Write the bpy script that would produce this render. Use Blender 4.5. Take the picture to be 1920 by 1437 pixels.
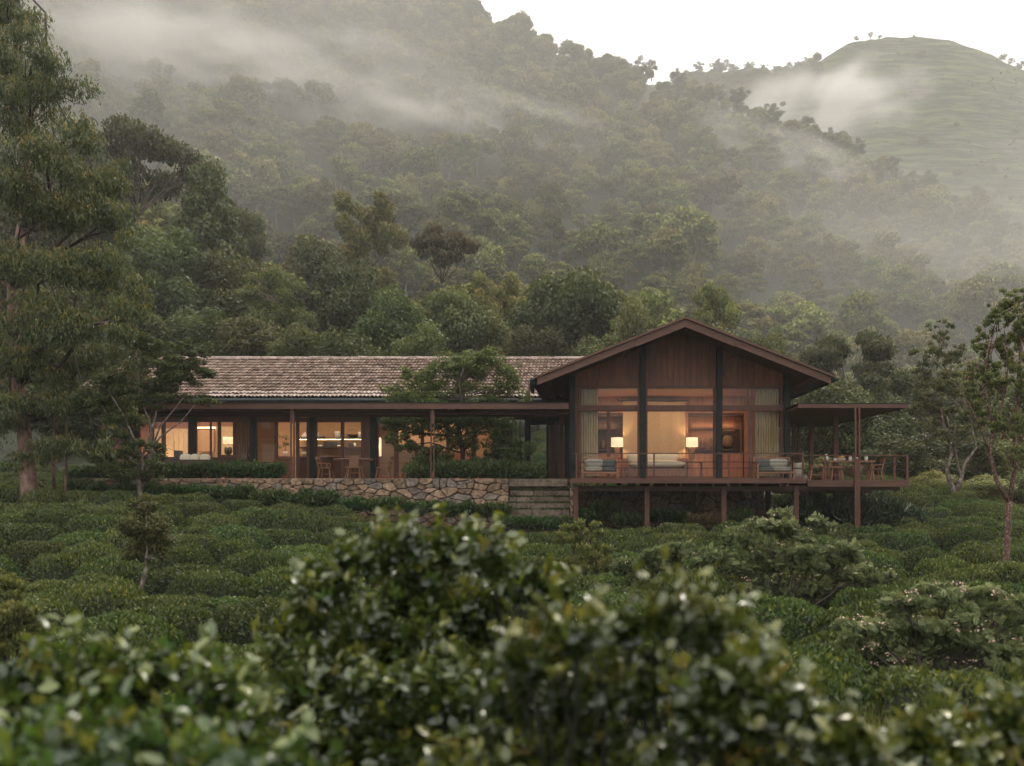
import bpy, math, random
import numpy as np
from mathutils import Vector, Matrix

for _o in list(bpy.data.objects):
    bpy.data.objects.remove(_o)
SC = bpy.context.scene
COL = SC.collection
R = math.radians

# ------------------------------------------------------------------ camera
FOC, CX, CY = 1440.0, 1111.0, 905.0      # focal length and principal point in photo pixels
cam = bpy.data.cameras.new('camera')
cam.sensor_width = 36.0
cam.lens = 36.0 * FOC / 1920.0
cam.shift_x = -(CX - 960.0) / 1920.0
cam.shift_y = (CY - 718.5) / 1920.0
cam.clip_start = 0.05
cam.clip_end = 6000
cam.dof.use_dof = True
cam.dof.focus_distance = 31.0
cam.dof.aperture_fstop = 1.0
camo = bpy.data.objects.new('camera', cam)
COL.objects.link(camo)
camo.location = (0, 0, 0)
camo.rotation_euler = (R(90), 0, 0)
SC.camera = camo

# ------------------------------------------------------------------ world, sun, exposure
SKY_H = 7.3
SUN_EL, SUN_AZ = 52.0, 28.0            # azimuth measured from +Y towards +X
world = bpy.data.worlds.new('World')
SC.world = world
world.use_nodes = True
wn = world.node_tree.nodes
wl = world.node_tree.links
wn.clear()
sky = wn.new('ShaderNodeTexSky')
sky.sky_type = 'NISHITA'
sky.sun_disc = False
sky.sun_elevation = R(SUN_EL)
sky.sun_rotation = R(SUN_AZ)
sky.air_density = 1.0
sky.dust_density = 4.0
wmix = wn.new('ShaderNodeMix')
wmix.data_type = 'RGBA'
wmix.inputs[0].default_value = 0.88      # closed cloud cover
wtc = wn.new('ShaderNodeTexCoord')
wno = wn.new('ShaderNodeTexNoise')
wno.inputs['Scale'].default_value = 2.2
wno.inputs['Detail'].default_value = 4
wrp = wn.new('ShaderNodeValToRGB')
wrp.color_ramp.elements[0].position = 0.3
wrp.color_ramp.elements[0].color = (0.90, 0.885, 0.865, 1)
wrp.color_ramp.elements[1].position = 0.7
wrp.color_ramp.elements[1].color = (1.0, 0.98, 0.955, 1)
wsc = wn.new('ShaderNodeVectorMath')
wsc.operation = 'SCALE'
wbg = wn.new('ShaderNodeBackground')
wbg.inputs['Strength'].default_value = 0.1
wo = wn.new('ShaderNodeOutputWorld')
wl.new(wtc.outputs['Generated'], wno.inputs['Vector'])
wl.new(wno.outputs['Fac'], wrp.inputs['Fac'])
# an overcast sky is about three times brighter overhead than at the horizon
wsep = wn.new('ShaderNodeSeparateXYZ'); wl.new(wtc.outputs['Generated'], wsep.inputs[0])
wgr = wn.new('ShaderNodeMapRange'); wgr.inputs['From Min'].default_value = 0.0; wgr.inputs['From Max'].default_value = 1.0
wgr.inputs['To Min'].default_value = SKY_H; wgr.inputs['To Max'].default_value = SKY_H*3.0
wl.new(wsep.outputs['Z'], wgr.inputs['Value']); wl.new(wgr.outputs[0], wsc.inputs['Scale'])
wl.new(wrp.outputs['Color'], wsc.inputs[0])
wl.new(sky.outputs['Color'], wmix.inputs[6])
wl.new(wsc.outputs['Vector'], wmix.inputs[7])
wl.new(wmix.outputs[2], wbg.inputs['Color'])
wl.new(wbg.outputs['Background'], wo.inputs['Surface'])

sl = bpy.data.lights.new('sun', 'SUN')
sl.energy = 1.5
sl.angle = R(12)
sl.color = (1.0, 0.92, 0.80)
so = bpy.data.objects.new('sun', sl)
COL.objects.link(so)
so.location = (40, 20, 60)
_d = Vector((math.sin(R(SUN_AZ)) * math.cos(R(SUN_EL)), math.cos(R(SUN_AZ)) * math.cos(R(SUN_EL)), math.sin(R(SUN_EL))))
so.rotation_euler = (-_d).to_track_quat('-Z', 'Y').to_euler()

SC.view_settings.view_transform = 'Standard'
SC.view_settings.look = 'None'
SC.view_settings.exposure = 0.27
SC.view_settings.gamma = 1.0
SC.view_settings.use_curve_mapping = False
SC.render.engine = 'CYCLES'
cy = SC.cycles
cy.use_denoising = True
cy.use_adaptive_sampling = True
cy.adaptive_threshold = 0.02
cy.max_bounces = 6
cy.diffuse_bounces = 3
cy.glossy_bounces = 2
cy.transmission_bounces = 3
cy.transparent_max_bounces = 12
cy.volume_bounces = 2
cy.volume_step_rate = 2.0
cy.volume_max_steps = 64
cy.sample_clamp_indirect = 3.0

# ------------------------------------------------------------------ helpers
def WX(px, Y): return (px - CX) / FOC * Y
def WZ(py, Y): return (CY - py) / FOC * Y
def P(px, py, Y): return Vector((WX(px, Y), Y, WZ(py, Y)))

WORLD_AT = {}
def put(o, parent=None):
    COL.objects.link(o)
    if parent is not None:
        o.parent = parent
    return o

def tag(o, label=None, cat=None, group=None, kind=None):
    if label: o['label'] = label
    if cat: o['category'] = cat
    if group: o['group'] = group
    if kind: o['kind'] = kind
    return o

def thing(name, label, cat, loc=(0, 0, 0), group=None, kind=None):
    o = bpy.data.objects.new(name, None)
    o.empty_display_size = 0.2
    o.location = loc
    put(o)
    WORLD_AT[o.name] = Vector(loc)
    return tag(o, label, cat, group, kind)

def copy_tree(o, parent=None):
    c = o.copy()
    COL.objects.link(c)
    c.parent = parent
    for ch in list(o.children):
        copy_tree(ch, c)
    return c

def window(a, b, q0, q1, Y, parent, w=1.1):
    """framed window: a frame part with its pane as sub-part"""
    mb = MB()
    for x0, x1, z0, z1 in ((a, a+w, q0, q1), (b-w, b, q0, q1), (a+w, b-w, q0, q0+w*.8), (a+w, b-w, q1-w*.8, q1)):
        mb.box(WX(x0, Y), WX(x1, Y), Y-.02, Y+.05, WZ(z1, Y), WZ(z0, Y))
    f = mb.build('window', M['frame'], parent)
    PB(a+w, b-w, q0+w*.8, q1-w*.8, Y+.01, .008).build('pane', M['glass'], f)

class MB:
    """collects boxes, bars, tubes and lathes; build() links them as ONE mesh object"""
    def __init__(self):
        self.v = []; self.f = []
    def box(self, x0, x1, y0, y1, z0, z1):
        n = len(self.v)
        if x0 > x1: x0, x1 = x1, x0
        if y0 > y1: y0, y1 = y1, y0
        if z0 > z1: z0, z1 = z1, z0
        self.v += [(x0,y0,z0),(x1,y0,z0),(x1,y1,z0),(x0,y1,z0),(x0,y0,z1),(x1,y0,z1),(x1,y1,z1),(x0,y1,z1)]
        self.f += [tuple(n+i for i in q) for q in ((0,3,2,1),(4,5,6,7),(0,1,5,4),(1,2,6,5),(2,3,7,6),(3,0,4,7))]
        return self
    def bar(self, a, b, w, h=None):
        """rectangular bar from a to b"""
        a, b = Vector(a), Vector(b); h = h or w
        d = (b-a).normalized()
        up = Vector((0,0,1)) if abs(d.z) < .9 else Vector((0,1,0))
        s = d.cross(up).normalized() * w/2; u = s.cross(d).normalized() * h/2
        n = len(self.v)
        for p in (a, b):
            self.v += [tuple(p-s-u), tuple(p+s-u), tuple(p+s+u), tuple(p-s+u)]
        self.f += [tuple(n+i for i in q) for q in ((3,2,1,0),(4,5,6,7),(0,1,5,4),(1,2,6,5),(2,3,7,6),(3,0,4,7))]
        return self
    def tube(self, pts, rads, seg=6):
        pts = [Vector(p) for p in pts]
        if not hasattr(rads, '__len__'): rads = [rads]*len(pts)
        n = len(self.v); m = len(pts)
        ref = Vector((.31,.95,.12))
        for i, p in enumerate(pts):
            d = (pts[min(i+1,m-1)] - pts[max(i-1,0)])
            if d.length < 1e-9: d = Vector((0,0,1))
            d.normalize()
            s = d.cross(ref)
            if s.length < .05: s = d.cross(Vector((1,0,0)))
            s.normalize(); u = d.cross(s)
            for k in range(seg):
                t = 2*math.pi*k/seg
                self.v.append(tuple(p + (s*math.cos(t) + u*math.sin(t))*rads[i]))
        for i in range(m-1):
            for k in range(seg):
                a = n+i*seg+k; b = n+i*seg+(k+1)%seg
                self.f.append((a, b, b+seg, a+seg))
        self.f.append(tuple(n+k for k in range(seg))[::-1])
        self.f.append(tuple(n+(m-1)*seg+k for k in range(seg)))
        return self
    def lathe(self, c, prof, seg=14, caps=True):
        """prof = [(radius, z)] about a vertical axis through c"""
        c = Vector(c); n = len(self.v); m = len(prof)
        for r, z in prof:
            for k in range(seg):
                t = 2*math.pi*k/seg
                self.v.append((c.x+r*math.cos(t), c.y+r*math.sin(t), c.z+z))
        for i in range(m-1):
            for k in range(seg):
                a = n+i*seg+k; b = n+i*seg+(k+1)%seg
                self.f.append((a, b, b+seg, a+seg))
        if caps:
            self.f.append(tuple(n+k for k in range(seg))[::-1])
            self.f.append(tuple(n+(m-1)*seg+k for k in range(seg)))
        return self
    def prism(self, poly, y0, y1):
        """polygon in x,z (counter-clockwise seen from the camera) extruded along y"""
        n = len(self.v); m = len(poly)
        self.v += [(x, y0, z) for x, z in poly] + [(x, y1, z) for x, z in poly]
        self.f.append(tuple(n+i for i in range(m)))
        self.f.append(tuple(n+m+i for i in range(m))[::-1])
        for i in range(m):
            j = (i+1) % m
            self.f.append((n+j, n+i, n+m+i, n+m+j))
        return self
    def pillow(self, c, sx, sy, sz, seg=8, ring=5):
        """soft cushion (superellipsoid)"""
        c = Vector(c); n = len(self.v)
        def sg(v, p): return math.copysign(abs(v)**p, v)
        for i in range(ring+1):
            ph = -math.pi/2 + math.pi*i/ring
            for k in range(seg*2):
                t = 2*math.pi*k/(seg*2)
                cr = sg(math.cos(ph), .6)
                self.v.append((c.x + sx/2*cr*sg(math.cos(t), .45), c.y + sy/2*cr*sg(math.sin(t), .45), c.z + sz/2*sg(math.sin(ph), .7)))
        s2 = seg*2
        for i in range(ring):
            for k in range(s2):
                a = n+i*s2+k; b = n+i*s2+(k+1)%s2
                self.f.append((a, b, b+s2, a+s2))
        return self
    def mesh(self, name, mat, smooth=False, off=(0,0,0)):
        me = bpy.data.meshes.new(name)
        ox, oy, oz = off
        me.from_pydata([(x-ox, y-oy, z-oz) for x, y, z in self.v], [], self.f)
        me.materials.append(mat)
        if smooth:
            me.polygons.foreach_set('use_smooth', [True]*len(me.polygons))
        me.update()
        return me
    def build(self, name, mat, parent=None, smooth=False, **k):
        off = WORLD_AT.get(parent.name, Vector((0,0,0))) if parent is not None else Vector((0,0,0))
        o = bpy.data.objects.new(name, self.mesh(name, mat, smooth, off))
        put(o, parent)
        WORLD_AT[o.name] = off
        return tag(o, **k)

def B(x0, x1, y0, y1, z0, z1): return MB().box(x0, x1, y0, y1, z0, z1)
def PB(p0, p1, q0, q1, Y, dep):
    """box whose front face at distance Y covers photo columns p0..p1, rows q0 (top)..q1"""
    return MB().box(WX(p0,Y), WX(p1,Y), Y, Y+dep, WZ(q1,Y), WZ(q0,Y))

def mesh_np(name, V, F, mats, tint=None, midx=None, smooth=False):
    """V (n,3), F list of int arrays (m,3) or (m,4)"""
    me = bpy.data.meshes.new(name)
    me.vertices.add(len(V))
    me.vertices.foreach_set('co', np.asarray(V, np.float32).ravel())
    tot = np.concatenate([np.full(len(f), f.shape[1], np.int32) for f in F])
    loops = np.concatenate([f.ravel() for f in F]).astype(np.int32)
    st = np.concatenate([[0], np.cumsum(tot)[:-1]]).astype(np.int32)
    me.loops.add(len(loops)); me.polygons.add(len(tot))
    me.loops.foreach_set('vertex_index', loops)
    me.polygons.foreach_set('loop_start', st)
    me.polygons.foreach_set('loop_total', tot)
    for m in mats: me.materials.append(m)
    if midx is not None: me.polygons.foreach_set('material_index', midx)
    if smooth: me.polygons.foreach_set('use_smooth', np.ones(len(tot), bool))
    if tint is not None:
        at = me.attributes.new('tint', 'FLOAT', 'POINT')
        at.data.foreach_set('value', np.asarray(tint, np.float32))
    me.update(calc_edges=True)
    me.validate()
    return me

# ------------------------------------------------------------------ materials
def _nt(name):
    m = bpy.data.materials.new(name); m.use_nodes = True
    n = m.node_tree.nodes; l = m.node_tree.links
    n.clear()
    return m, n, l

def mk(name, col, rough=.6, var=.25, scale=4, stretch=(1,1,1), bump=0, spec=.4, metal=0, rnd=0., col2=None, detail=6, emit=0, sheen=0, fac=(.35,.65)):
    m, n, l = _nt(name)
    tc = n.new('ShaderNodeTexCoord'); mp = n.new('ShaderNodeMapping')
    mp.inputs['Scale'].default_value = stretch
    no = n.new('ShaderNodeTexNoise'); no.inputs['Scale'].default_value = scale; no.inputs['Detail'].default_value = detail
    no.inputs['Roughness'].default_value = .62
    rp = n.new('ShaderNodeValToRGB')
    c2 = col2 or tuple(min(1, c*(1+var)) for c in col)
    rp.color_ramp.elements[0].position = fac[0]; rp.color_ramp.elements[0].color = (*[c*(1-var) for c in col], 1)
    rp.color_ramp.elements[1].position = fac[1]; rp.color_ramp.elements[1].color = (*c2, 1)
    pr = n.new('ShaderNodeBsdfPrincipled'); out = n.new('ShaderNodeOutputMaterial')
    l.new(tc.outputs['Object'], mp.inputs['Vector']); 
    oi = n.new('ShaderNodeObjectInfo')
    ad = n.new('ShaderNodeVectorMath'); ad.operation = 'ADD'
    cmb = n.new('ShaderNodeMath'); cmb.operation = 'MULTIPLY'; cmb.inputs[1].default_value = 37.0
    l.new(oi.outputs['Random'], cmb.inputs[0]); l.new(mp.outputs['Vector'], ad.inputs[0]); l.new(cmb.outputs[0], ad.inputs[1])
    l.new(ad.outputs[0], no.inputs['Vector']); l.new(no.outputs['Fac'], rp.inputs['Fac'])
    last = rp.outputs['Color']
    if rnd:
        hs = n.new('ShaderNodeHueSaturation')
        mr = n.new('ShaderNodeMapRange'); mr.inputs['To Min'].default_value = 1-rnd; mr.inputs['To Max'].default_value = 1+rnd
        l.new(oi.outputs['Random'], mr.inputs['Value']); l.new(mr.outputs[0], hs.inputs['Value'])
        l.new(last, hs.inputs['Color']); last = hs.outputs['Color']
    l.new(last, pr.inputs['Base Color'])
    rr = n.new('ShaderNodeMapRange'); rr.inputs['To Min'].default_value = max(.05, rough-.12); rr.inputs['To Max'].default_value = min(1, rough+.12)
    l.new(no.outputs['Fac'], rr.inputs['Value']); l.new(rr.outputs[0], pr.inputs['Roughness'])
    pr.inputs['Specular IOR Level'].default_value = spec
    pr.inputs['Metallic'].default_value = metal
    if sheen: pr.inputs['Sheen Weight'].default_value = sheen
    if emit:
        pr.inputs['Emission Color'].default_value = (*col, 1); pr.inputs['Emission Strength'].default_value = emit
    if bump:
        bp = n.new('ShaderNodeBump'); bp.inputs['Strength'].default_value = bump; bp.inputs['Distance'].default_value = .02
        l.new(no.outputs['Fac'], bp.inputs['Height']); l.new(bp.outputs[0], pr.inputs['Normal'])
    l.new(pr.outputs[0], out.inputs['Surface'])
    return m

def leafmat(name, cols, rough=.5, spec=.4, trans=.3, rnd=.36, huer=.025):
    """cols: ramp of colours read by the per-leaf tint attribute"""
    m, n, l = _nt(name)
    at = n.new('ShaderNodeAttribute'); at.attribute_name = 'tint'
    rp = n.new('ShaderNodeValToRGB')
    els = rp.color_ramp.elements
    els[0].position = 0; els[0].color = (*cols[0], 1); els[1].position = 1; els[1].color = (*cols[-1], 1)
    for i, c in enumerate(cols[1:-1]):
        e = els.new((i+1)/(len(cols)-1)); e.color = (*c, 1)
    oi = n.new('ShaderNodeObjectInfo')
    hs = n.new('ShaderNodeHueSaturation')
    mr = n.new('ShaderNodeMapRange'); mr.inputs['To Min'].default_value = 1-rnd; mr.inputs['To Max'].default_value = 1+rnd
    mh = n.new('ShaderNodeMath'); mh.operation = 'MULTIPLY'; mh.inputs[1].default_value = 7.31
    fr = n.new('ShaderNodeMath'); fr.operation = 'FRACT'
    mg = n.new('ShaderNodeMapRange'); mg.inputs['To Min'].default_value = .5-huer; mg.inputs['To Max'].default_value = .5+huer
    l.new(oi.outputs['Random'], mr.inputs['Value']); l.new(mr.outputs[0], hs.inputs['Value'])
    l.new(oi.outputs['Random'], mh.inputs[0]); l.new(mh.outputs[0], fr.inputs[0]); l.new(fr.outputs[0], mg.inputs['Value']); l.new(mg.outputs[0], hs.inputs['Hue'])
    l.new(at.outputs['Fac'], rp.inputs['Fac']); l.new(rp.outputs['Color'], hs.inputs['Color'])
    pr = n.new('ShaderNodeBsdfPrincipled'); pr.inputs['Roughness'].default_value = rough; pr.inputs['Specular IOR Level'].default_value = spec
    l.new(hs.outputs['Color'], pr.inputs['Base Color'])
    out = n.new('ShaderNodeOutputMaterial')
    tr = n.new('ShaderNodeBsdfTranslucent')
    br = n.new('ShaderNodeHueSaturation'); br.inputs['Value'].default_value = 1.3; br.inputs['Saturation'].default_value = 1.15
    l.new(hs.outputs['Color'], br.inputs['Color']); l.new(br.outputs[0], tr.inputs['Color'])
    mx = n.new('ShaderNodeMixShader'); mx.inputs[0].default_value = trans
    l.new(pr.outputs[0], mx.inputs[1]); l.new(tr.outputs[0], mx.inputs[2])
    l.new(mx.outputs[0], out.inputs['Surface'])
    return m

def glassmat(name, tintc=(.96,.98,.97), gl=1.0):
    m, n, l = _nt(name)
    out = n.new('ShaderNodeOutputMaterial'); mx = n.new('ShaderNodeMixShader')
    fr = n.new('ShaderNodeFresnel'); fr.inputs['IOR'].default_value = 1.45
    mu = n.new('ShaderNodeMath'); mu.operation = 'MULTIPLY'; mu.inputs[1].default_value = gl
    t = n.new('ShaderNodeBsdfTransparent'); t.inputs['Color'].default_value = (*tintc, 1)
    g = n.new('ShaderNodeBsdfGlossy'); g.inputs['Roughness'].default_value = .02
    l.new(fr.outputs[0], mu.inputs[0]); l.new(mu.outputs[0], mx.inputs[0]); l.new(t.outputs[0], mx.inputs[1]); l.new(g.outputs[0], mx.inputs[2])
    l.new(mx.outputs[0], out.inputs['Surface'])
    return m

VG = (1, 1, .12)          # grain runs vertically
HG = (.12, 1, 1)          # grain runs along x
M = {}
M['black']   = mk('dark_painted_steel', (.011,.016,.015), .55, .3, 9, bump=.1, spec=.25)
M['bronze']  = mk('red_brown_painted_steel', (.105,.042,.028), .48, .22, 7, bump=.1, rnd=.08)
M['fascia']  = mk('brown_fascia_timber', (.105,.048,.031), .55, .25, 9, HG, bump=.15, rnd=.08)
M['board']   = mk('red_brown_cladding', (.155,.060,.031), .55, .36, 14, VG, bump=.2, rnd=.22)
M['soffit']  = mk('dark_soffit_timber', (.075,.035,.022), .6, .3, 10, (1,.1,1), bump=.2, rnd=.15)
M['frame']   = mk('window_frame_timber', (.115,.050,.032), .5, .25, 10, VG, bump=.12, rnd=.1)
M['inboard'] = mk('interior_red_timber', (.38,.165,.095), .45, .22, 12, VG, bump=.1, rnd=.14)
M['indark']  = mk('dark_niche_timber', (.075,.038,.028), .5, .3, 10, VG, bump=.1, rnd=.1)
M['plaster'] = mk('cream_panel', (.60,.43,.26), .7, .08, 6, bump=.05, rnd=.05)
M['tanwall'] = mk('tan_woven_panel', (.42,.25,.13), .7, .14, 30, (1,1,.3), bump=.15, rnd=.08)
M['linen']   = mk('linen_hanging', (.50,.32,.17), .85, .12, 40, (1,1,.25), bump=.25)
M['curtain'] = mk('beige_curtain', (.45,.31,.165), .85, .15, 20, VG, bump=.1)
M['curtain2']= mk('brown_curtain', (.30,.16,.10), .85, .15, 20, VG, bump=.1)
M['cream']   = mk('cream_upholstery', (.72,.62,.47), .85, .08, 20, bump=.1, rnd=.05)
M['grey']    = mk('grey_beige_cushion', (.30,.27,.22), .85, .2, 14, bump=.15, rnd=.15)
M['dgrey']   = mk('dark_cushion', (.09,.095,.085), .85, .2, 14, bump=.15, rnd=.15)
M['furn']    = mk('furniture_timber', (.26,.125,.070), .45, .25, 10, HG, bump=.1, rnd=.15)
M['dfurn']   = mk('dark_furniture_timber', (.060,.030,.020), .4, .25, 10, HG, bump=.1, rnd=.15)
M['floor']   = mk('deck_timber', (.20,.095,.060), .5, .3, 8, (1,.1,1), bump=.2, rnd=.1)
M['clay']    = mk('weathered_clay_tile', (.40,.265,.215), .8, .38, 7, bump=.4, rnd=.26, col2=(.52,.42,.36))
M['gutter']  = mk('dark_green_gutter', (.022,.032,.030), .4, .2, 6)
M['ceramic'] = mk('white_ceramic', (.70,.66,.58), .35, .06, 6)
M['dceramic']= mk('dark_stoneware', (.035,.032,.030), .5, .2, 8)
M['pot']     = mk('stone_planter', (.30,.27,.22), .8, .2, 10, bump=.2)
M['rattan']  = mk('woven_rattan', (.22,.12,.06), .7, .4, 40, bump=.4)
M['bark']    = mk('grey_brown_bark', (.15,.115,.09), .9, .5, 9, (1,1,.35), bump=.7, rnd=.2)
M['dbark']   = mk('dark_bark', (.055,.042,.034), .9, .5, 9, (1,1,.35), bump=.7, rnd=.2)
M['rbark']   = mk('red_brown_bark', (.17,.085,.058), .9, .5, 7, (1,1,.3), bump=.8, rnd=.1, col2=(.27,.17,.13))
M['pbark']   = mk('pale_lichen_bark', (.21,.15,.12), .9, .5, 8, (1,1,.5), bump=.5, col2=(.33,.27,.24), fac=(.45,.66))
M['mossy']   = mk('mossy_step_stone', (.13,.095,.065), .9, .45, 6, bump=.6, rnd=.25, col2=(.20,.15,.11))
M['mortar']  = mk('earth_mortar', (.085,.065,.045), .95, .3, 12, bump=.5)
M['stone']   = mk('granite_rubble', (.27,.165,.10), .9, .6, 7, bump=.6, rnd=.32, col2=(.38,.26,.17))
M['stoneg']  = mk('grey_granite_rubble', (.19,.155,.125), .9, .5, 7, bump=.6, rnd=.25)
M['flower']  = mk('pale_pink_petals', (.62,.36,.28), .7, .25, 30, rnd=.1, col2=(.78,.62,.48))
M['glass']   = glassmat('window_glass', gl=.55)

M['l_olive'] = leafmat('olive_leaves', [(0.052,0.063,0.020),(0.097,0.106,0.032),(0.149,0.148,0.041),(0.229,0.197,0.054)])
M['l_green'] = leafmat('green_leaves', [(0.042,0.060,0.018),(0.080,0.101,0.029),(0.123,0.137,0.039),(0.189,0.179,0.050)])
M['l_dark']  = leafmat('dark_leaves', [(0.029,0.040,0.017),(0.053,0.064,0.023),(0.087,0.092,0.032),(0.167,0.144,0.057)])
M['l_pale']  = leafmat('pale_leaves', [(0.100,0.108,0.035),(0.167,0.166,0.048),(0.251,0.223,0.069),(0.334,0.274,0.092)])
M['l_brown'] = leafmat('brownish_leaves', [(0.075,0.068,0.033),(0.128,0.105,0.045),(0.165,0.128,0.060),(0.210,0.180,0.075)])
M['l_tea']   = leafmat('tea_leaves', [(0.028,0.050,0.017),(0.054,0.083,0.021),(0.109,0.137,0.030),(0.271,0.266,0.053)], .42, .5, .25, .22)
M['l_gum']   = leafmat('narrow_leaves', [(0.039,0.066,0.019),(0.080,0.108,0.030),(0.150,0.162,0.039),(0.302,0.234,0.041)], .42, .5, .25, .05)
M['l_fore']  = leafmat('glossy_shrub_leaves', [(0.023,0.042,0.009),(0.043,0.069,0.014),(0.084,0.113,0.021),(0.191,0.205,0.035)], .26, .95, .18, .12)
M['l_young'] = leafmat('young_shrub_leaves', [(.07,.12,.025),(.13,.18,.030),(.22,.21,.04),(.20,.16,.05)], .42, .5, .4, .05)
M['l_feather']=leafmat('feathery_leaves', [(0.083,0.118,0.048),(0.150,0.192,0.077),(0.234,0.278,0.112),(0.368,0.387,0.169)], .55, .35, .25, .12)
M['l_bed']   = leafmat('bedding_leaves', [(0.021,0.049,0.015),(0.045,0.085,0.023),(0.086,0.132,0.037),(0.171,0.202,0.048)], .42, .5, .25, .15)
M['l_strap'] = leafmat('strap_leaves', [(0.017,0.034,0.017),(0.042,0.063,0.031),(0.098,0.119,0.070),(0.210,0.126,0.084)], .35, .6, .15, .15)
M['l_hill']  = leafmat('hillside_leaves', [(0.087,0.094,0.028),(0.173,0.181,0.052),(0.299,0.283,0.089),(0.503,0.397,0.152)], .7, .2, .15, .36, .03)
M['twig']    = mk('tea_twigs', (.022,.026,.014), .95, .4, 14, bump=.5)
HAZE = 0.00046
MISTD = 0.0132
# ------------------------------------------------------------------ ground
def sstep(a, b, v):
    t = np.clip((v-a)/(b-a), 0, 1); return t*t*(3-2*t)

_nr = np.random.default_rng(3)
_NW = [(_nr.uniform(0, 6.28), _nr.uniform(0, 6.28), _nr.uniform(0, 6.28)) for _ in range(24)]
def wav(x, y, s, k=0):
    """smooth pseudo-noise, wavelength about s"""
    r = 0
    for i in range(6):
        a, b, c = _NW[(i+k*6) % 24]
        f = 6.28/s*(.6+.25*i)
        r = r + np.sin(x*f*math.cos(a) + y*f*math.sin(a) + b + .8*np.sin(.5*f*(x*math.sin(c)+y*math.cos(c)))) / (1+.5*i)
    return r/2.8

SKY_X = [-400, 0, 300, 600, 800, 880, 940, 1000, 1060, 1120, 1200, 1290, 1360, 1440, 1520, 1600, 1700, 1800, 1860, 1920, 2100, 2400]
SKY_Y = [-900,-560,-360,-190,-60, 5, 35, 70, 92, 108, 130, 165, 190, 222, 250, 285, 325, 370, 398, 428, 520, 640]
def skyline(x):
    """hill crest at y = 400 m: ground height"""
    px = CX + FOC*x/400.0
    return (CY - np.interp(px, SKY_X, SKY_Y))/FOC*400.0 - 4.5

def teatop(x, y):
    b = np.interp(y, [-5, 3, 6, 11, 16, 20, 25, 30, 36, 44], [-1.75, -1.95, -2.15, -2.38, -2.28, -2.10, -1.88, -1.68, -1.55, -.9])
    left = sstep(-1.5, -15.0, x)*sstep(15, 30, y)*1.45
    right = sstep(8.5, 15.5, x)*(1-sstep(15.5, 24.5, x)*1.35)*sstep(29, 40, y)*1.05
    far_r = -sstep(14, 26, x)*sstep(40, 52, y)*1.1
    return b + left + right + far_r + .10*wav(x, y, 9, 1)

def ground(x, y):
    x = np.asarray(x, float); y = np.asarray(y, float)
    near = teatop(x, np.minimum(y, 44)) - .74
    # rising ground behind the house
    slope = np.interp(x/np.maximum(y, 40), [-.9, -.5, -.2, .05, .25, .45, .8], [.42, .36, .26, .20, .07, .02, .0])
    back = np.clip(y-44, 0, 96)*slope*np.clip((y-44)/70, .85, 1)
    z140 = near + back
    t = np.clip((y-140)/260, 0, 1)
    cr = skyline(x*400/np.maximum(y, 140))
    hill = (cr - z140)*(t**1.12)
    z = z140 + np.where(y > 140, hill, 0)
    z = z + sstep(60, 150, y)*(3.0*wav(x, y, 60, 0) + 7.0*wav(x, y, 150, 2)*np.sin(np.pi*np.clip(t, 0, 1)))
    z = z - np.clip(y-400, 0, None)*.55
    return z

def grid_sheet(name, xs, ys, fn, mat):
    X, Y = np.meshgrid(xs, ys)
    Z = fn(X, Y)
    V = np.stack([X, Y, Z], -1).reshape(-1, 3)
    nx, ny = len(xs), len(ys)
    i = np.arange(nx-1)[None, :] + np.arange(ny-1)[:, None]*nx
    F = np.stack([i, i+1, i+1+nx, i+nx], -1).reshape(-1, 4)
    o = bpy.data.objects.new(name, mesh_np(name, V, [F], [mat], smooth=True))
    return put(o)

# soil and grass: brown-green earth with leaf litter
def groundmat():
    m, n, l = _nt('soil_and_undergrowth')
    tc = n.new('ShaderNodeTexCoord')
    a = n.new('ShaderNodeTexNoise'); a.inputs['Scale'].default_value = .6; a.inputs['Detail'].default_value = 8
    b = n.new('ShaderNodeTexNoise'); b.inputs['Scale'].default_value = 9; b.inputs['Detail'].default_value = 6
    rp = n.new('ShaderNodeValToRGB'); rp.color_ramp.elements[0].position = .38; rp.color_ramp.elements[1].position = .62
    rp.color_ramp.elements[0].color = (.028,.030,.015,1); rp.color_ramp.elements[1].color = (.050,.060,.024,1)
    mu = n.new('ShaderNodeMix'); mu.data_type = 'RGBA'; mu.blend_type = 'MULTIPLY'; mu.inputs[0].default_value = .7
    pr = n.new('ShaderNodeBsdfPrincipled'); pr.inputs['Roughness'].default_value = .95
    bp = n.new('ShaderNodeBump'); bp.inputs['Strength'].default_value = .8; bp.inputs['Distance'].default_value = .15
    out = n.new('ShaderNodeOutputMaterial')
    l.new(tc.outputs['Object'], a.inputs['Vector']); l.new(tc.outputs['Object'], b.inputs['Vector'])
    l.new(a.outputs['Fac'], rp.inputs['Fac']); l.new(rp.outputs['Color'], mu.inputs[6]); l.new(b.outputs['Color'], mu.inputs[7])
    l.new(mu.outputs[2], pr.inputs['Base Color']); l.new(b.outputs['Fac'], bp.inputs['Height']); l.new(bp.outputs[0], pr.inputs['Normal'])
    l.new(pr.outputs[0], out.inputs['Surface'])
    return m
GM = groundmat()
gx = np.unique(np.concatenate([np.linspace(-36, 36, 110), np.linspace(-460, 460, 150)]))
gy = np.unique(np.concatenate([np.linspace(-12, 60, 100), np.linspace(60, 600, 130)]))
tag(grid_sheet('ground', gx, gy, ground, GM), kind='structure')

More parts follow.
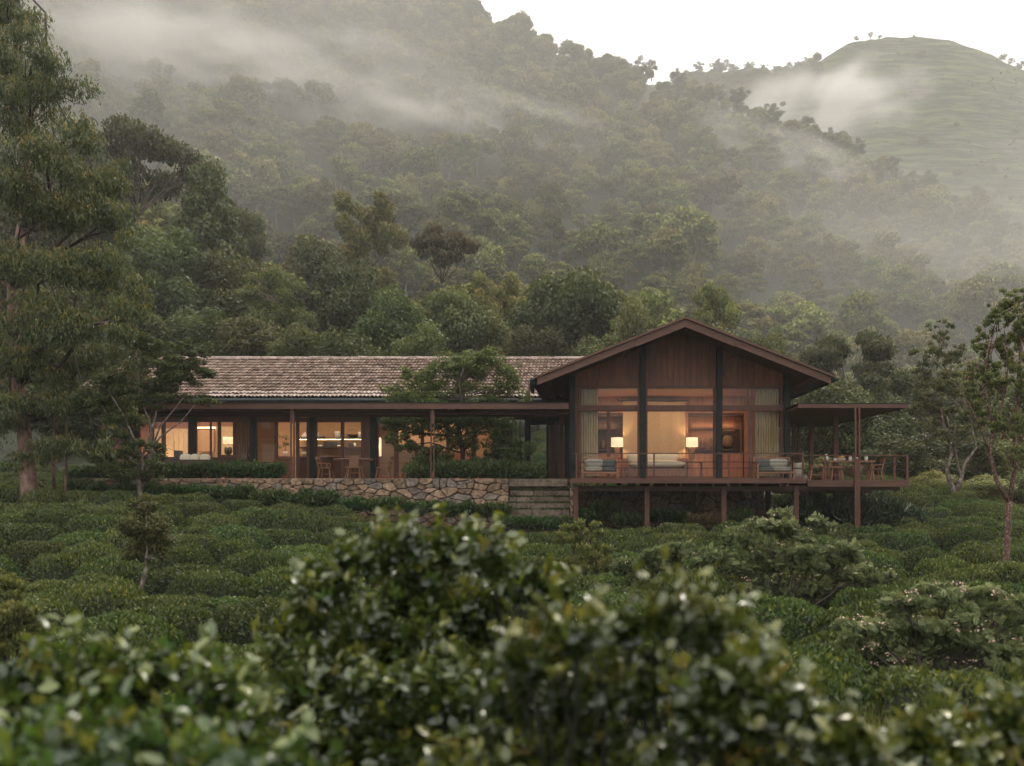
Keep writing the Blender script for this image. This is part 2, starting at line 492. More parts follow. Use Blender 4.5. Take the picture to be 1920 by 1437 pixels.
# far grassy hill
FS_X = [900, 1200, 1300, 1400, 1480, 1530, 1570, 1600, 1660, 1720, 1780, 1830, 1870, 1920, 2000, 2200, 2600]
FS_Y = [230, 160, 146, 140, 136, 116, 92, 76, 69, 67, 74, 90, 108, 132, 180, 300, 480]
def farhill(x, y):
    px = CX + FOC*x/700.0
    top = (CY - np.interp(px, FS_X, FS_Y))/FOC*700.0
    t = (y-470)/230.0
    z = np.where(t < 1, 40 + (top-40)*np.clip(t, 0, 1)**.92, top - (y-700)*.5)
    w = np.sin(np.pi*np.clip(t, 0, 1))
    return z + w*(9*wav(x, y, 90, 1) + 4.5*wav(x, y, 34, 2)) + 1.3*wav(x, y, 13, 3)
def farmat():
    m, n, l = _nt('hill_grass_and_rock')
    tc = n.new('ShaderNodeTexCoord'); mp = n.new('ShaderNodeMapping'); mp.inputs['Scale'].default_value = (.03, .03, .20)
    a = n.new('ShaderNodeTexNoise'); a.inputs['Scale'].default_value = 1.; a.inputs['Detail'].default_value = 9; a.inputs['Roughness'].default_value = .65
    c = n.new('ShaderNodeTexNoise'); c.inputs['Scale'].default_value = .05; c.inputs['Detail'].default_value = 8
    rp = n.new('ShaderNodeValToRGB'); e = rp.color_ramp.elements
    e[0].position = .42; e[0].color = (.016,.026,.007,1); e[1].position = .6; e[1].color = (.115,.145,.038,1)
    r2 = n.new('ShaderNodeValToRGB'); r2.color_ramp.elements[0].position = .60; r2.color_ramp.elements[1].position = .66
    mx = n.new('ShaderNodeMix'); mx.data_type = 'RGBA'; mx.inputs[7].default_value = (.10,.085,.075,1)
    pr = n.new('ShaderNodeBsdfPrincipled'); pr.inputs['Roughness'].default_value = .95
    bp = n.new('ShaderNodeBump'); bp.inputs['Strength'].default_value = 1; bp.inputs['Distance'].default_value = 9
    out = n.new('ShaderNodeOutputMaterial')
    l.new(tc.outputs['Object'], mp.inputs['Vector']); l.new(mp.outputs[0], a.inputs['Vector']); l.new(tc.outputs['Object'], c.inputs['Vector'])
    l.new(a.outputs['Fac'], rp.inputs['Fac']); l.new(c.outputs['Fac'], r2.inputs['Fac']); l.new(r2.outputs['Color'], mx.inputs[0])
    l.new(rp.outputs['Color'], mx.inputs[6]); l.new(mx.outputs[2], pr.inputs['Base Color'])
    l.new(a.outputs['Fac'], bp.inputs['Height']); l.new(bp.outputs[0], pr.inputs['Normal']); l.new(pr.outputs[0], out.inputs['Surface'])
    return m
tag(grid_sheet('far_hill', np.linspace(-160, 640, 160), np.linspace(470, 900, 110), farhill, farmat()), kind='structure')

# ------------------------------------------------------------------ foliage generators
def unit(v):
    return v/np.maximum(np.linalg.norm(v, axis=-1, keepdims=True), 1e-9)

def leaf_quads(c, ax, nr, L, W, tint):
    """flat pointed leaves: centre c, long axis ax, normal nr"""
    n = len(c)
    ax = unit(ax); s = unit(np.cross(nr, ax))
    L = np.broadcast_to(L, n)[:, None]; W = np.broadcast_to(W, n)[:, None]
    fold = unit(np.cross(ax, s))*W*.18
    V = np.stack([c-ax*L*.5, c+s*W*.5+fold, c+ax*L*.5, c-s*W*.5+fold], 1)
    F = np.arange(n*4).reshape(n, 4)
    return V.reshape(-1, 3), F, np.repeat(tint, 4)

def leaf_curved(c, ax, nr, L, W, tint):
    """larger leaf: 8 points, folded along the midrib, tip bent down"""
    n = len(c)
    ax = unit(ax); s = unit(np.cross(nr, ax)); up = unit(np.cross(ax, s))
    L = np.broadcast_to(L, n)[:, None]; W = np.broadcast_to(W, n)[:, None]
    base = c-ax*L*.5
    def pt(t, w, d): return base+ax*L*t+s*W*w+up*L*d
    V = np.stack([pt(0,0,0), pt(.3,.46,.05), pt(.3,0,-.01), pt(.3,-.46,.05), pt(.68,.38,-.01), pt(.68,0,-.06), pt(.68,-.38,-.01), pt(1,0,-.17)], 1)
    i = np.arange(n)[:, None]*8
    T = np.concatenate([i+np.array([[0,2,1]]), i+np.array([[0,3,2]]), i+np.array([[5,7,4]]), i+np.array([[6,7,5]])])
    Q = np.concatenate([i+np.array([[1,2,5,4]]), i+np.array([[2,3,6,5]])])
    return V.reshape(-1, 3), (T, Q), np.repeat(tint, 8)

def fronds(c, ax, nr, L, pairs, lw, tint):
    """pinnate sprays: pairs of leaflets along a rachis"""
    n = len(c); ax = unit(ax); s = unit(np.cross(nr, ax)); up = unit(np.cross(ax, s))
    L = np.broadcast_to(L, n)
    cc=[]; aa=[]; nn=[]; tt=[]; ll=[]
    for k in range(pairs):
        t = (k+.6)/pairs
        wid = math.sin(math.pi*(.12+.82*t))
        for sg in (-1, 1):
            d = s*sg*.85+ax*.5
            ln = L*.34*wid
            cc.append(c + ax*(L*(t-.5))[:, None] - up*(L*.25*t*t)[:, None] + unit(d)*(ln*.5)[:, None])
            aa.append(d); nn.append(up); tt.append(tint); ll.append(ln)
    cc = np.concatenate(cc); ll = np.concatenate(ll)
    lw = np.tile(np.broadcast_to(lw, n), pairs*2)
    return leaf_quads(cc, np.concatenate(aa), np.concatenate(nn), ll, lw, np.concatenate(tt))

def blob_points(rng, n, c, r, shell=.55):
    """points in an ellipsoid, denser to the outside; returns points and outward directions"""
    d = unit(rng.normal(size=(n, 3)))
    rad = (shell + (1-shell)*rng.random(n)**.6)
    # lumpy surface
    lump = 1 + .16*np.sin(d[:, 0]*5+c[0]) * np.cos(d[:, 2]*4+c[1]) + .10*rng.normal(size=n)
    p = np.asarray(c) + d*(rad*lump)[:, None]*np.asarray(r)
    return p, d

def clumps(rng, bl, k=5, f=.55, spread=.8):
    """break each foliage mass into smaller uneven sprays"""
    out = []
    for c, r, n in bl:
        for _ in range(k):
            d = unit(rng.normal(size=3))*rng.uniform(.25, 1.0)*spread
            g = rng.uniform(.6, 1.3)
            out.append((np.asarray(c)+d*r, r*f*g, n/k*g*g))
    return out

def joinarr(parts):
    V=[]; F=[]; T=[]; n=0
    for v, f, t in parts:
        V.append(v); T.append(t)
        for g in (f if isinstance(f, tuple) else (f,)): F.append(g+n)
        n += len(v)
    F3 = [f for f in F if f.shape[1] == 3]; F4 = [f for f in F if f.shape[1] == 4]
    out = []
    if F3: out.append(np.concatenate(F3))
    if F4: out.append(np.concatenate(F4))
    return np.concatenate(V), out, np.concatenate(T)

def foliage(rng, blobs, leaf, mode='flat', up=.5, tintb=0., zt=(0, 1), shell=.5):
    """blobs [(centre, radii, count)]; leaf (length, width)"""
    parts = []
    for c, r, n in blobs:
        n = int(n)
        if n < 1: continue
        p, d = blob_points(rng, n, c, r, shell)
        nr = unit(d*.7 + np.array([0, 0, up]) + rng.normal(size=(n, 3))*.55)
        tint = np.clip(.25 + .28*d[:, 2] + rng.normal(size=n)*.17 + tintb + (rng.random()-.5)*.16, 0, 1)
        L = leaf[0]*rng.uniform(.7, 1.3, n); W = leaf[1]*rng.uniform(.75, 1.25, n)
        if mode == 'hang':
            k_ = 5; m_ = max(1, n//k_)
            sp = np.repeat(p[:m_], k_, 0); dr = unit(rng.normal(size=(m_, 3))*np.array([.35, .35, .12])+np.array([0, 0, -1.])+d[:m_]*.5)
            tt = np.tile(np.arange(k_), m_)/k_
            sp = sp + np.repeat(dr, k_, 0)*(tt*rng.uniform(.12, .30, m_).repeat(k_))[:, None] + rng.normal(size=(m_*k_, 3))*.035
            tn = np.clip(np.repeat(tint[:m_]+rng.normal(size=m_)*.16, k_)+rng.normal(size=m_*k_)*.12, 0, 1)
            q_ = m_*k_
            ax = unit(np.array([0, 0, -1.0]) + np.repeat(dr, k_, 0)*.4 + rng.normal(size=(q_, 3))*.5)
            parts.append(leaf_quads(sp, ax, unit(rng.normal(size=(q_, 3)) + np.repeat(d[:m_], k_, 0)*.5), leaf[0]*rng.uniform(.7, 1.3, q_), leaf[1]*rng.uniform(.75, 1.25, q_), tn))
        elif mode == 'hang0':
            ax = unit(np.array([0, 0, -1.0]) + rng.normal(size=(n, 3))*.42)
            nr = unit(rng.normal(size=(n, 3)) + d*.5)
            parts.append(leaf_quads(p, ax, nr, L, W, tint))
        elif mode == 'frond':
            ax = unit(d*np.array([1, 1, .6]) + rng.normal(size=(n, 3))*.75 + np.array([0, 0, .3]))
            nr = unit(np.array([0, -.45, .8]) + d*.4 + rng.normal(size=(n, 3))*.8)
            parts.append(fronds(p, ax, nr, L, 7, W, tint))
        elif mode == 'curved':
            ax = unit(rng.normal(size=(n, 3))*.7 + d*.7 + np.array([0, 0, .15]))
            nr = unit(np.cross(np.cross(ax, nr), ax))
            parts.append(leaf_curved(p, ax, nr, L, W, tint))
        elif mode == 'tuft':
            ax = unit(d*.6 + np.array([0, 0, .8]) + rng.normal(size=(n, 3))*.45)
            parts.append(leaf_quads(p, ax, nr, L, W, tint))
        else:
            ax = unit(rng.normal(size=(n, 3)) + d*.3)
            parts.append(leaf_quads(p, ax, nr, L, W, tint))
    return joinarr(parts)

def limb_tube(mb, rng, a, b, r0, r1, sag=.15, seg=6, steps=6, wob=.04):
    a = Vector(a); b = Vector(b); L = (b-a).length
    pts = []; rad = []
    ctrl = a.lerp(b, .5) + Vector((0, 0, sag*L)) + Vector(rng.normal(size=3)*wob*L*1.5)
    for i in range(steps+1):
        t = i/steps
        p = a*(1-t)**2 + ctrl*2*t*(1-t) + b*t*t
        if 0 < i < steps: p = p + Vector(rng.normal(size=3)*wob*L*.35)
        pts.append(p); rad.append(r0*(1-t)+r1*t)
    mb.tube(pts, rad, seg)
    return pts

def tree_parts(rng, base, trunk, blobs, r0, leaf, mode='flat', sub=3, up=.5, tintb=0., seg=7, fork=.6, shell=.5, wob=.04):
    """trunk: polyline (absolute). Limbs grow from trunk points to each foliage blob, twigs inside. returns MB, foliage arrays"""
    mb = MB(); lb_ = MB()
    m = len(trunk)
    rads = [r0*(1-.62*i/(m-1)) for i in range(m)]
    rads[0] *= 1.25
    mb.tube(trunk, rads, seg)
    tp = [Vector(t) for t in trunk]
    for c, r, n in blobs:
        c = Vector(c)
        # attach point: trunk vertex below the blob, not too low
        cand = [k for k in range(m) if k >= (m-1)*fork*.6 and tp[k].z < c.z + .1*abs(c.z)] or [m-1]
        k = min(cand, key=lambda q: (tp[q]-c).length + max(0, tp[q].z-(c.z-r[2]*.4))*2)
        rr = min(rads[k]*rng.uniform(.42, .62), .16)
        pts = limb_tube(lb_, rng, tp[k], c, rr, rr*.28, sag=rng.uniform(-.02, .16), seg=5, wob=wob)
        for _ in range(sub):
            q = Vector(c) + Vector(unit(rng.normal(size=3))*np.asarray(r)*.85)
            st = pts[rng.integers(3, len(pts))]
            limb_tube(lb_, rng, st, q, rr*.33, rr*.07, sag=.06, seg=4, steps=4, wob=wob*1.3)
    mb.limbs = lb_
    return mb, foliage(rng, blobs, leaf, mode, up, tintb, shell=shell)

def make_tree(name, label, cat, base, mb, fol, bark, leafm, group=None, trunkname='trunk', crown='crown', limbm=None):
    t = thing(name, label, cat, base, group)
    mb.build(trunkname, bark, t, smooth=True)
    if getattr(mb, 'limbs', None) and mb.limbs.f: mb.limbs.build('limbs', limbm or bark, t, smooth=True)
    V, F, T = fol
    o = bpy.data.objects.new(crown, mesh_np(crown, V-np.asarray(base), F, [leafm], T))
    put(o, t)
    return t

# ------------------------------------------------------------------ tree prototypes (height 14 m, base at the origin)
def proto(kind, seed, nleaf, leaf, leafm, bark, joined=False):
    rng = np.random.default_rng(seed)
    H = 14.0
    blobs = []
    if kind == 'round':
        th = 8.5
        for k in range(19):
            d = unit(rng.normal(size=3)); d[2] = abs(d[2])*.9-.25
            c = np.array([0, 0, 8.3]) + d*np.array([4.0, 4.0, 3.9])*rng.uniform(.75, 1)
            blobs.append((c, np.array([1.9, 1.9, 1.45])*rng.uniform(.75, 1.2), 1))
        blobs.append(((0, 0, 8), (3.2, 3.2, 3), 1.5))
    elif kind == 'dome':
        th = 7.5
        for k in range(34):
            d = unit(rng.normal(size=3)); d[2] = abs(d[2])*1.1-.12
            c = np.array([0, 0, 7.2]) + d*np.array([4.4, 4.4, 4.6])*rng.uniform(.86, 1.04)
            blobs.append((c, np.array([1.35, 1.35, 1.0])*rng.uniform(.7, 1.3), 1))
        blobs.append(((0, 0, 7.5), (3.6, 3.6, 3.4), .5))
    elif kind == 'ragged':
        th = 8.5
        for k in range(34):
            d = unit(rng.normal(size=3)); q = rng.uniform(.35, 1.08)
            c = np.array([0, 0, 8.4]) + d*np.array([4.2, 4.2, 4.4])*q
            blobs.append((c, np.array([1.25, 1.25, .85])*rng.uniform(.5, 1.15), 1))
    elif kind == 'flat':
        th = 8.0
        for k in range(20):
            a = rng.uniform(0, 6.28); r = rng.uniform(.15, 1)**.6*5.6
            z = 12.6-.075*r*r + rng.normal()*.35 - (1.9 if rng.random() < .35 else 0)
            blobs.append((np.array([r*math.cos(a), r*math.sin(a), z]), np.array([1.7, 1.7, .62])*rng.uniform(.8, 1.2), 1))
    elif kind == 'cone':
        th = 10.5
        for k in range(24):
            t = (k+.5)/24; a = k*2.4; r = 3.5*(1-t)**.8 + .3
            blobs.append((np.array([r*math.cos(a), r*math.sin(a), 3.6+9.4*t]), np.array([1.6, 1.6, 1.3])*(1.15-.4*t)*rng.uniform(.85, 1.15), 1))
    elif kind == 'loose':
        th = 9.5
        for k in range(17):
            a = rng.uniform(0, 6.28); t = rng.random(); r = 3.3*math.sin(math.pi*(.15+.75*t))*rng.uniform(.4, 1)
            blobs.append((np.array([r*math.cos(a), r*math.sin(a), 5.0+8.3*t]), np.array([1.25, 1.25, 1.0])*rng.uniform(.7, 1.2), 1))
    elif kind == 'umbrella':
        th = 9.2
        for k in range(14):
            a = k*2.4; r = rng.uniform(.2, 1)**.5*4.6
            blobs.append((np.array([r*math.cos(a), r*math.sin(a), 12.9-.06*r*r+rng.normal()*.3]), np.array([1.35, 1.35, .55])*rng.uniform(.8, 1.2), 1))
    else:  # dense: reaches the ground
        th = 8.5
        for k in range(26):
            d = unit(rng.normal(size=3)); d[2] = d[2]*.95
            c = np.array([0, 0, 7.2]) + d*np.array([3.9, 3.9, 5.4])*rng.uniform(.7, 1)
            blobs.append((c, np.array([1.7, 1.7, 1.5])*rng.uniform(.75, 1.2), 1))
        blobs.append(((0, 0, 6.5), (3.2, 3.2, 4.2), 2))
    tot = sum((b[1][0]*b[1][2])*b[2] for b in blobs)
    blobs = [(b[0], b[1], nleaf*b[1][0]*b[1][2]*b[2]/tot) for b in blobs]
    trunk = [(0,0,-1.0)]
    x = y = 0
    for i in range(1, 8):
        x += rng.normal()*.16; y += rng.normal()*.16
        trunk.append((x, y, th*i/7))
    mb, fol = tree_parts(rng, (0,0,0), trunk, blobs, .30, leaf, 'flat', sub=2 if not joined else 0, seg=6)
    V, F, T = fol
    n1 = len(mb.v); mb.v += mb.limbs.v; mb.f += [tuple(i+n1 for i in f) for f in mb.limbs.f]
    if joined:
        bv = np.array(mb.v); n0 = len(V)
        q = [f for f in mb.f if len(f) == 4]
        qf = np.array(q)+n0
        V2 = np.concatenate([V, bv]); T2 = np.concatenate([T, np.zeros(len(bv))])
        mi = np.concatenate([np.zeros(sum(len(f) for f in F), np.int32), np.ones(len(qf), np.int32)])
        me = mesh_np(name='tree_mass', V=V2, F=F+[qf], mats=[leafm, bark], tint=T2, midx=mi)
        return me
    return mb.mesh('trunk', bark, True), mesh_np('crown', V, F, [leafm], T)

MIDLEAF = (.40, .25)
KINDS = {
 'round_green':  proto('round', 11, 15000, MIDLEAF, M['l_green'], M['dbark']),
 'round_olive':  proto('round', 12, 15000, MIDLEAF, M['l_olive'], M['bark']),
 'round_dark':   proto('round', 13, 14000, MIDLEAF, M['l_dark'], M['dbark']),
 'flat_olive':   proto('flat', 14, 12000, (.34,.20), M['l_olive'], M['bark']),
 'cone_green':   proto('cone', 15, 15000, MIDLEAF, M['l_green'], M['bark']),
 'loose_olive':  proto('loose', 16, 9000, (.36,.22), M['l_olive'], M['pbark']),
 'loose_pale':   proto('loose', 17, 8000, (.36,.22), M['l_pale'], M['bark']),
 'umbrella_brown': proto('umbrella', 18, 3000, (.40,.24), M['l_brown'], M['dbark']),
 'umbrella_dark':  proto('flat', 19, 10000, (.36,.22), M['l_dark'], M['dbark']),
 'dense_green':  proto('dense', 20, 16000, MIDLEAF, M['l_green'], M['dbark']),
 'dense_olive':  proto('dense', 21, 16000, MIDLEAF, M['l_olive'], M['dbark']),
 'dense_pale':   proto('dense', 22, 13000, MIDLEAF, M['l_pale'], M['bark']),
}
KINDS['ragged_dark'] = proto('ragged', 23, 5200, (.42,.26), M['l_dark'], M['dbark'])
KINDS['ragged_green'] = proto('ragged', 24, 5200, (.42,.26), M['l_green'], M['bark'])
KINDS['ragged_olive'] = proto('ragged', 25, 3600, (.42,.26), M['l_olive'], M['bark'])
KINDS['ragged_pale'] = proto('ragged', 26, 8500, (.38,.24), M['l_pale'], M['bark'])
KINDS['ragged_thin'] = proto('ragged', 27, 7500, (.36,.22), M['l_olive'], M['pbark'])
WID = {'ragged': 10.0, 'round': 11.5, 'flat': 13.5, 'cone': 9.0, 'loose': 8.5, 'umbrella': 11.5, 'dense': 11.0}
_tr = np.random.default_rng(77)
def plant_tree(kind, px, top, wpx, Y, label, cat='tree', group='trees behind the house', name='tree', zb=None):
    x = WX(px, Y); z0 = float(ground(x, Y)) if zb is None else zb
    h = WZ(top, Y) - z0
    w = wpx/FOC*Y
    tm, cm = KINDS[kind]
    t = thing(name, label, cat, (x, Y, z0), group)
    s = w/WID[kind.split('_')[0]]
    if kind == 'umbrella_dark': s = w/13.5
    t.scale = (s, s, max(h, 1)/14.3)
    t.rotation_euler = (0, 0, _tr.uniform(0, 6.28))
    put(bpy.data.objects.new('trunk', tm), t)
    put(bpy.data.objects.new('crown', cm), t)
    return t

# (kind, px, top row, width px, distance, label)
MID = [
 ('round_dark', 160, 182, 170, 100, 'tall dark rounded tree rising just behind the big weeping tree'),
 ('flat_olive', 268, 205, 250, 95, 'flat-topped spreading olive tree with visible bare limbs, high on the wooded rise'),
 ('cone_green', 388, 292, 160, 92, 'dense green cone-shaped tree beside the flat-topped spreading tree'),
 ('round_olive', 458, 352, 110, 112, 'small hazy rounded tree right of the green cone-shaped tree'),
 ('dense_green', 300, 400, 230, 78, 'broad green tree directly below the flat-topped spreading tree'),
 ('dense_olive', 430, 445, 190, 82, 'olive leafy tree directly below the green cone-shaped tree'),
 ('ragged_thin', 522, 440, 160, 70, 'slender olive tree with pale trunk standing behind the tiled roof'),
 ('round_dark', 596, 392, 150, 84, 'dark blackish-green round tree near the middle of the wooded rise'),
 ('ragged_pale', 690, 322, 160, 108, 'pale yellow-green airy tree standing above the darker crowns'),
 ('dense_green', 648, 470, 180, 76, 'green bushy tree below the pale yellow-green airy tree'),
 ('umbrella_brown', 832, 410, 140, 92, 'sparse brownish umbrella tree standing clear against the misty hillside'),
 ('dense_green', 742, 525, 190, 66, 'full green tree low behind the middle of the tiled ridge'),
 ('round_green', 845, 488, 170, 74, 'leafy green tree directly below the sparse brownish umbrella tree'),
 ('ragged_pale', 935, 478, 130, 90, 'light green thin-crowned tree between the umbrella tree and the biggest round tree'),
 ('round_green', 1066, 442, 235, 84, 'biggest round green tree with dark limbs, left of the gable peak'),
 ('dense_olive', 1180, 525, 130, 80, 'olive tree in the shoulder of the biggest round tree'),
 ('round_dark', 1236, 562, 110, 78, 'low dark tree just left of the gable peak'),
 ('ragged_pale', 1345, 492, 130, 94, 'bright light-green tree rising right behind the gable peak'),
 ('dense_pale', 1338, 578, 150, 72, 'yellowish-olive tree directly behind the right slope of the gable'),
 ('dense_olive', 1428, 592, 130, 82, 'grey-olive tree above the right slope of the gable'),
 ('dense_pale', 1492, 640, 120, 84, 'small pale tree left of the dark umbrella-shaped tree'),
 ('umbrella_dark', 1592, 592, 195, 74, 'dark umbrella-shaped tree above the pavilion roof'),
 ('dense_green', 1560, 685, 190, 60, 'bushy green tree right behind the pavilion roof'),
 ('ragged_thin', 1690, 640, 160, 72, 'thin tree with bare twisted limbs right of the dark umbrella-shaped tree'),
 ('dense_olive', 1742, 668, 150, 80, 'misty olive tree behind the feathery slender tree'),
 ('dense_green', 1650, 730, 160, 56, 'dark green tree filling the space beyond the pavilion posts'),
 ('round_olive', 1830, 655, 190, 86, 'wide hazy tree behind the tall feathery tree'),
 ('dense_olive', 1925, 690, 180, 74, 'olive tree at the right edge behind the tall feathery tree'),
 ('dense_olive', 560, 588, 170, 58, 'dark olive tree low behind the left half of the tiled ridge'),
 ('dense_green', 655, 605, 170, 57, 'deep green tree touching the tiled ridge beside the slender pale-trunked tree'),
 ('dense_green', 800, 590, 170, 60, 'deep green tree touching the ridge behind the tree that grows over the roof'),
 ('dense_olive', 905, 565, 180, 78, 'olive tree low between the two largest green trees'),
 ('dense_olive', 1010, 590, 150, 78, 'olive tree at the ridge directly below the biggest round tree'),
 ('dense_green', 1125, 610, 160, 76, 'green tree behind the left slope of the gable'),
 ('round_olive', 470, 560, 170, 62, 'brownish-olive tree behind the left part of the tiled roof'),
 ('dense_green', 375, 560, 180, 64, 'green tree low behind the flowering tree at the left of the wing'),
 ('dense_olive', 250, 560, 200, 62, 'olive tree low behind the weeping tree'),
 ('dense_green', 150, 470, 210, 72, 'green tree glimpsed through the weeping tree'),
 ('dense_green', 40, 300, 230, 84, 'tall tree hidden behind the weeping tree at the left edge'),
 ('dense_olive', 40, 580, 220, 60, 'bushy tree beyond the reddish trunk of the weeping tree'),
 ('dense_green', 1700, 800, 170, 50, 'leafy green shrub tree beyond the corner of the pavilion railing'),
 ('dense_olive', 1810, 800, 170, 56, 'olive shrub tree behind the fork of the slender feathery tree'),
 ('dense_green', 1915, 795, 170, 54, 'green shrub tree beyond the speckled trunk at the right edge'),
 ('dense_green', 130, 700, 200, 50, 'dark shrub tree beyond the two thin saplings'),
]
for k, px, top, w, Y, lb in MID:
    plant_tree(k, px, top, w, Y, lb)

# low rounded shrubs beyond the tea slope on the right and behind the pavilion
for px, top, w, Y, kd, lb in [
 (1750, 872, 110, 47, 'dense_pale', 'pale rounded shrub beyond the tea crest, next to the pavilion corner'),
 (1845, 880, 130, 47, 'dense_pale', 'pale rounded shrub beyond the tea crest, below the slender feathery tree'),
 (1925, 872, 110, 49, 'dense_green', 'green rounded shrub beyond the tea crest at the right edge'),
 (1640, 835, 110, 50, 'dense_green', 'green shrub seen between the pavilion posts and its side railing'),
 (1545, 850, 100, 50, 'dense_pale', 'pale green shrub seen above the pavilion table'),
 (1585, 862, 80, 46, 'dense_green', 'small green shrub seen just over the pavilion railing')]:
    plant_tree(kd, px, top, w, Y, lb, 'shrub', 'shrubs beyond the tea crest', 'shrub')

# ------------------------------------------------------------------ hillside forest: a mass of instances
def scatter_object(name, meshes, pts, scl, rotz, idx):
    """one object that instances the prototype meshes on its points"""
    col = bpy.data.collections.new(name+'_kinds')
    for i, me in enumerate(meshes):
        col.objects.link(bpy.data.objects.new('%s_%02d' % (name, i), me))
    me = bpy.data.meshes.new(name)
    me.vertices.add(len(pts)); me.vertices.foreach_set('co', np.asarray(pts, np.float32).ravel())
    a = me.attributes.new('scl', 'FLOAT_VECTOR', 'POINT'); a.data.foreach_set('vector', np.asarray(scl, np.float32).ravel())
    a = me.attributes.new('rotz', 'FLOAT_VECTOR', 'POINT')
    rv = np.zeros((len(pts), 3), np.float32); rv[:, 2] = rotz
    a.data.foreach_set('vector', rv.ravel())
    a = me.attributes.new('idx', 'INT', 'POINT'); a.data.foreach_set('value', np.asarray(idx, np.int32))
    o = bpy.data.objects.new(name, me); put(o)
    ng = bpy.data.node_groups.new(name+'_scatter', 'GeometryNodeTree')
    ng.interface.new_socket('Geometry', in_out='INPUT', socket_type='NodeSocketGeometry')
    ng.interface.new_socket('Geometry', in_out='OUTPUT', socket_type='NodeSocketGeometry')
    n = ng.nodes; l = ng.links
    gi = n.new('NodeGroupInput'); go = n.new('NodeGroupOutput')
    ci = n.new('GeometryNodeCollectionInfo'); ci.inputs['Collection'].default_value = col
    ci.inputs['Separate Children'].default_value = True; ci.inputs['Reset Children'].default_value = True
    ip = n.new('GeometryNodeInstanceOnPoints'); ip.inputs['Pick Instance'].default_value = True
    def attr(nm, ty):
        q = n.new('GeometryNodeInputNamedAttribute'); q.data_type = ty; q.inputs['Name'].default_value = nm
        return [s for s in q.outputs if s.enabled][0]
    l.new(gi.outputs[0], ip.inputs['Points']); l.new(ci.outputs[0], ip.inputs['Instance'])
    l.new(attr('idx', 'INT'), ip.inputs['Instance Index'])
    l.new(attr('scl', 'FLOAT_VECTOR'), ip.inputs['Scale'])
    e2r = n.new('FunctionNodeEulerToRotation')
    l.new(attr('rotz', 'FLOAT_VECTOR'), e2r.inputs[0]); l.new(e2r.outputs[0], ip.inputs['Rotation'])
    l.new(ip.outputs[0], go.inputs[0])
    md = o.modifiers.new('scatter', 'NODES'); md.node_group = ng
    return o

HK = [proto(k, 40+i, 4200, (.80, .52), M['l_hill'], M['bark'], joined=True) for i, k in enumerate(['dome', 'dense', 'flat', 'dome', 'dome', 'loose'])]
hr = np.random.default_rng(5)
pts = []; scl = []; rot = []; idx = []
y = 92.0
while y < 408:
    xw0, xw1 = WX(-140, y), WX(2060, y)
    sp = 7.6 + (y-92)*.004
    n = int((xw1-xw0)/sp)
    x = xw0 + (np.arange(n)+hr.random(n)*.9)*sp
    yy = y + hr.normal(size=n)*sp*.3
    keep = (yy > 118) | (x/yy < -.22) | (hr.random(n) < .3)
    pxs = CX+FOC*x/yy
    keep &= ~((yy < 118) & (pxs > 1150))
    x = x[keep]; yy = yy[keep]
    z = ground(x, yy)
    s = (.48+.75*hr.random(len(x))**1.6)*(1+.10*hr.normal(size=len(x)))
    big = hr.random(len(x)) < .07; s[big] *= 1.3
    s = np.where(yy > 384, s*.72, s)
    pts.append(np.stack([x, yy, z-1.0], -1)); scl.append(np.stack([s, s, s*hr.uniform(.8, 1.15, len(x))], -1))
    rot.append(hr.uniform(0, 6.28, len(x))); idx.append(hr.choice(6, len(x), p=[.24,.24,.12,.2,.14,.06]))
    y += sp*.82
pts = np.concatenate(pts); scl = np.concatenate(scl); rot = np.concatenate(rot); idx = np.concatenate(idx)
print('hill trees', len(pts))
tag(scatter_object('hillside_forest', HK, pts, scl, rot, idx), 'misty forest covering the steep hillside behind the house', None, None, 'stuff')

# crest trees that stand out against the sky
CREST = [
 (915, 18, 46, 'first dark tree down the crest from the top edge of the photo'), (962, 30, 50, 'rounded crest tree second down from the top edge'),
 (1012, 52, 44, 'crest tree above the long misty slope'), (1037, 66, 34, 'slim tree with open crown on the crest'), (1085, 72, 50, 'pair-like lobed tree on the crest with sky behind'),
 (1140, 92, 46, 'broad crest tree left of the crest dip'), (1196, 94, 52, 'round crest tree with a lumpy top, before the crest dip'), (1222, 98, 34, 'darker crest tree touching the round lumpy one'),
 (1272, 116, 36, 'small dark pointed tree on the crest'), (1345, 145, 34, 'small crest tree with bare stem under its crown'), (1384, 146, 46, 'dark cloud-shaped crest tree below the far tree line'),
 (1452, 176, 50, 'dark round crest tree standing out against white mist'), (1515, 200, 56, 'pale-topped crest tree beside the white mist'), (1560, 225, 46, 'crest tree at the edge of the white mist'),
 (1610, 245, 44, 'crest tree where the crest runs down below the mist'), (1665, 275, 44, 'low crest tree right of the mist'), (1740, 305, 40, 'small rounded tree low on the crest'),
 (1832, 333, 48, 'dark knobbly tree standing tallest on the lower crest'), (1880, 378, 36, 'last crest tree before the right edge'),
]
for i, (px, top, w, lb) in enumerate(CREST):
    top += 9
    k = ['ragged_dark', 'ragged_green', 'ragged_olive', 'ragged_dark', 'ragged_green'][i % 5]
    Y = 396.
    x = WX(px, Y); z0 = WZ(top, Y)-w/FOC*Y*{'d': 1.15, 'r': 1.25, 'u': 1.0, 'l': 1.7}[k[0]]
    plant_tree(k, px, top, w, Y, lb, 'tree', 'trees along the hill crest', 'crest_tree', zb=z0)
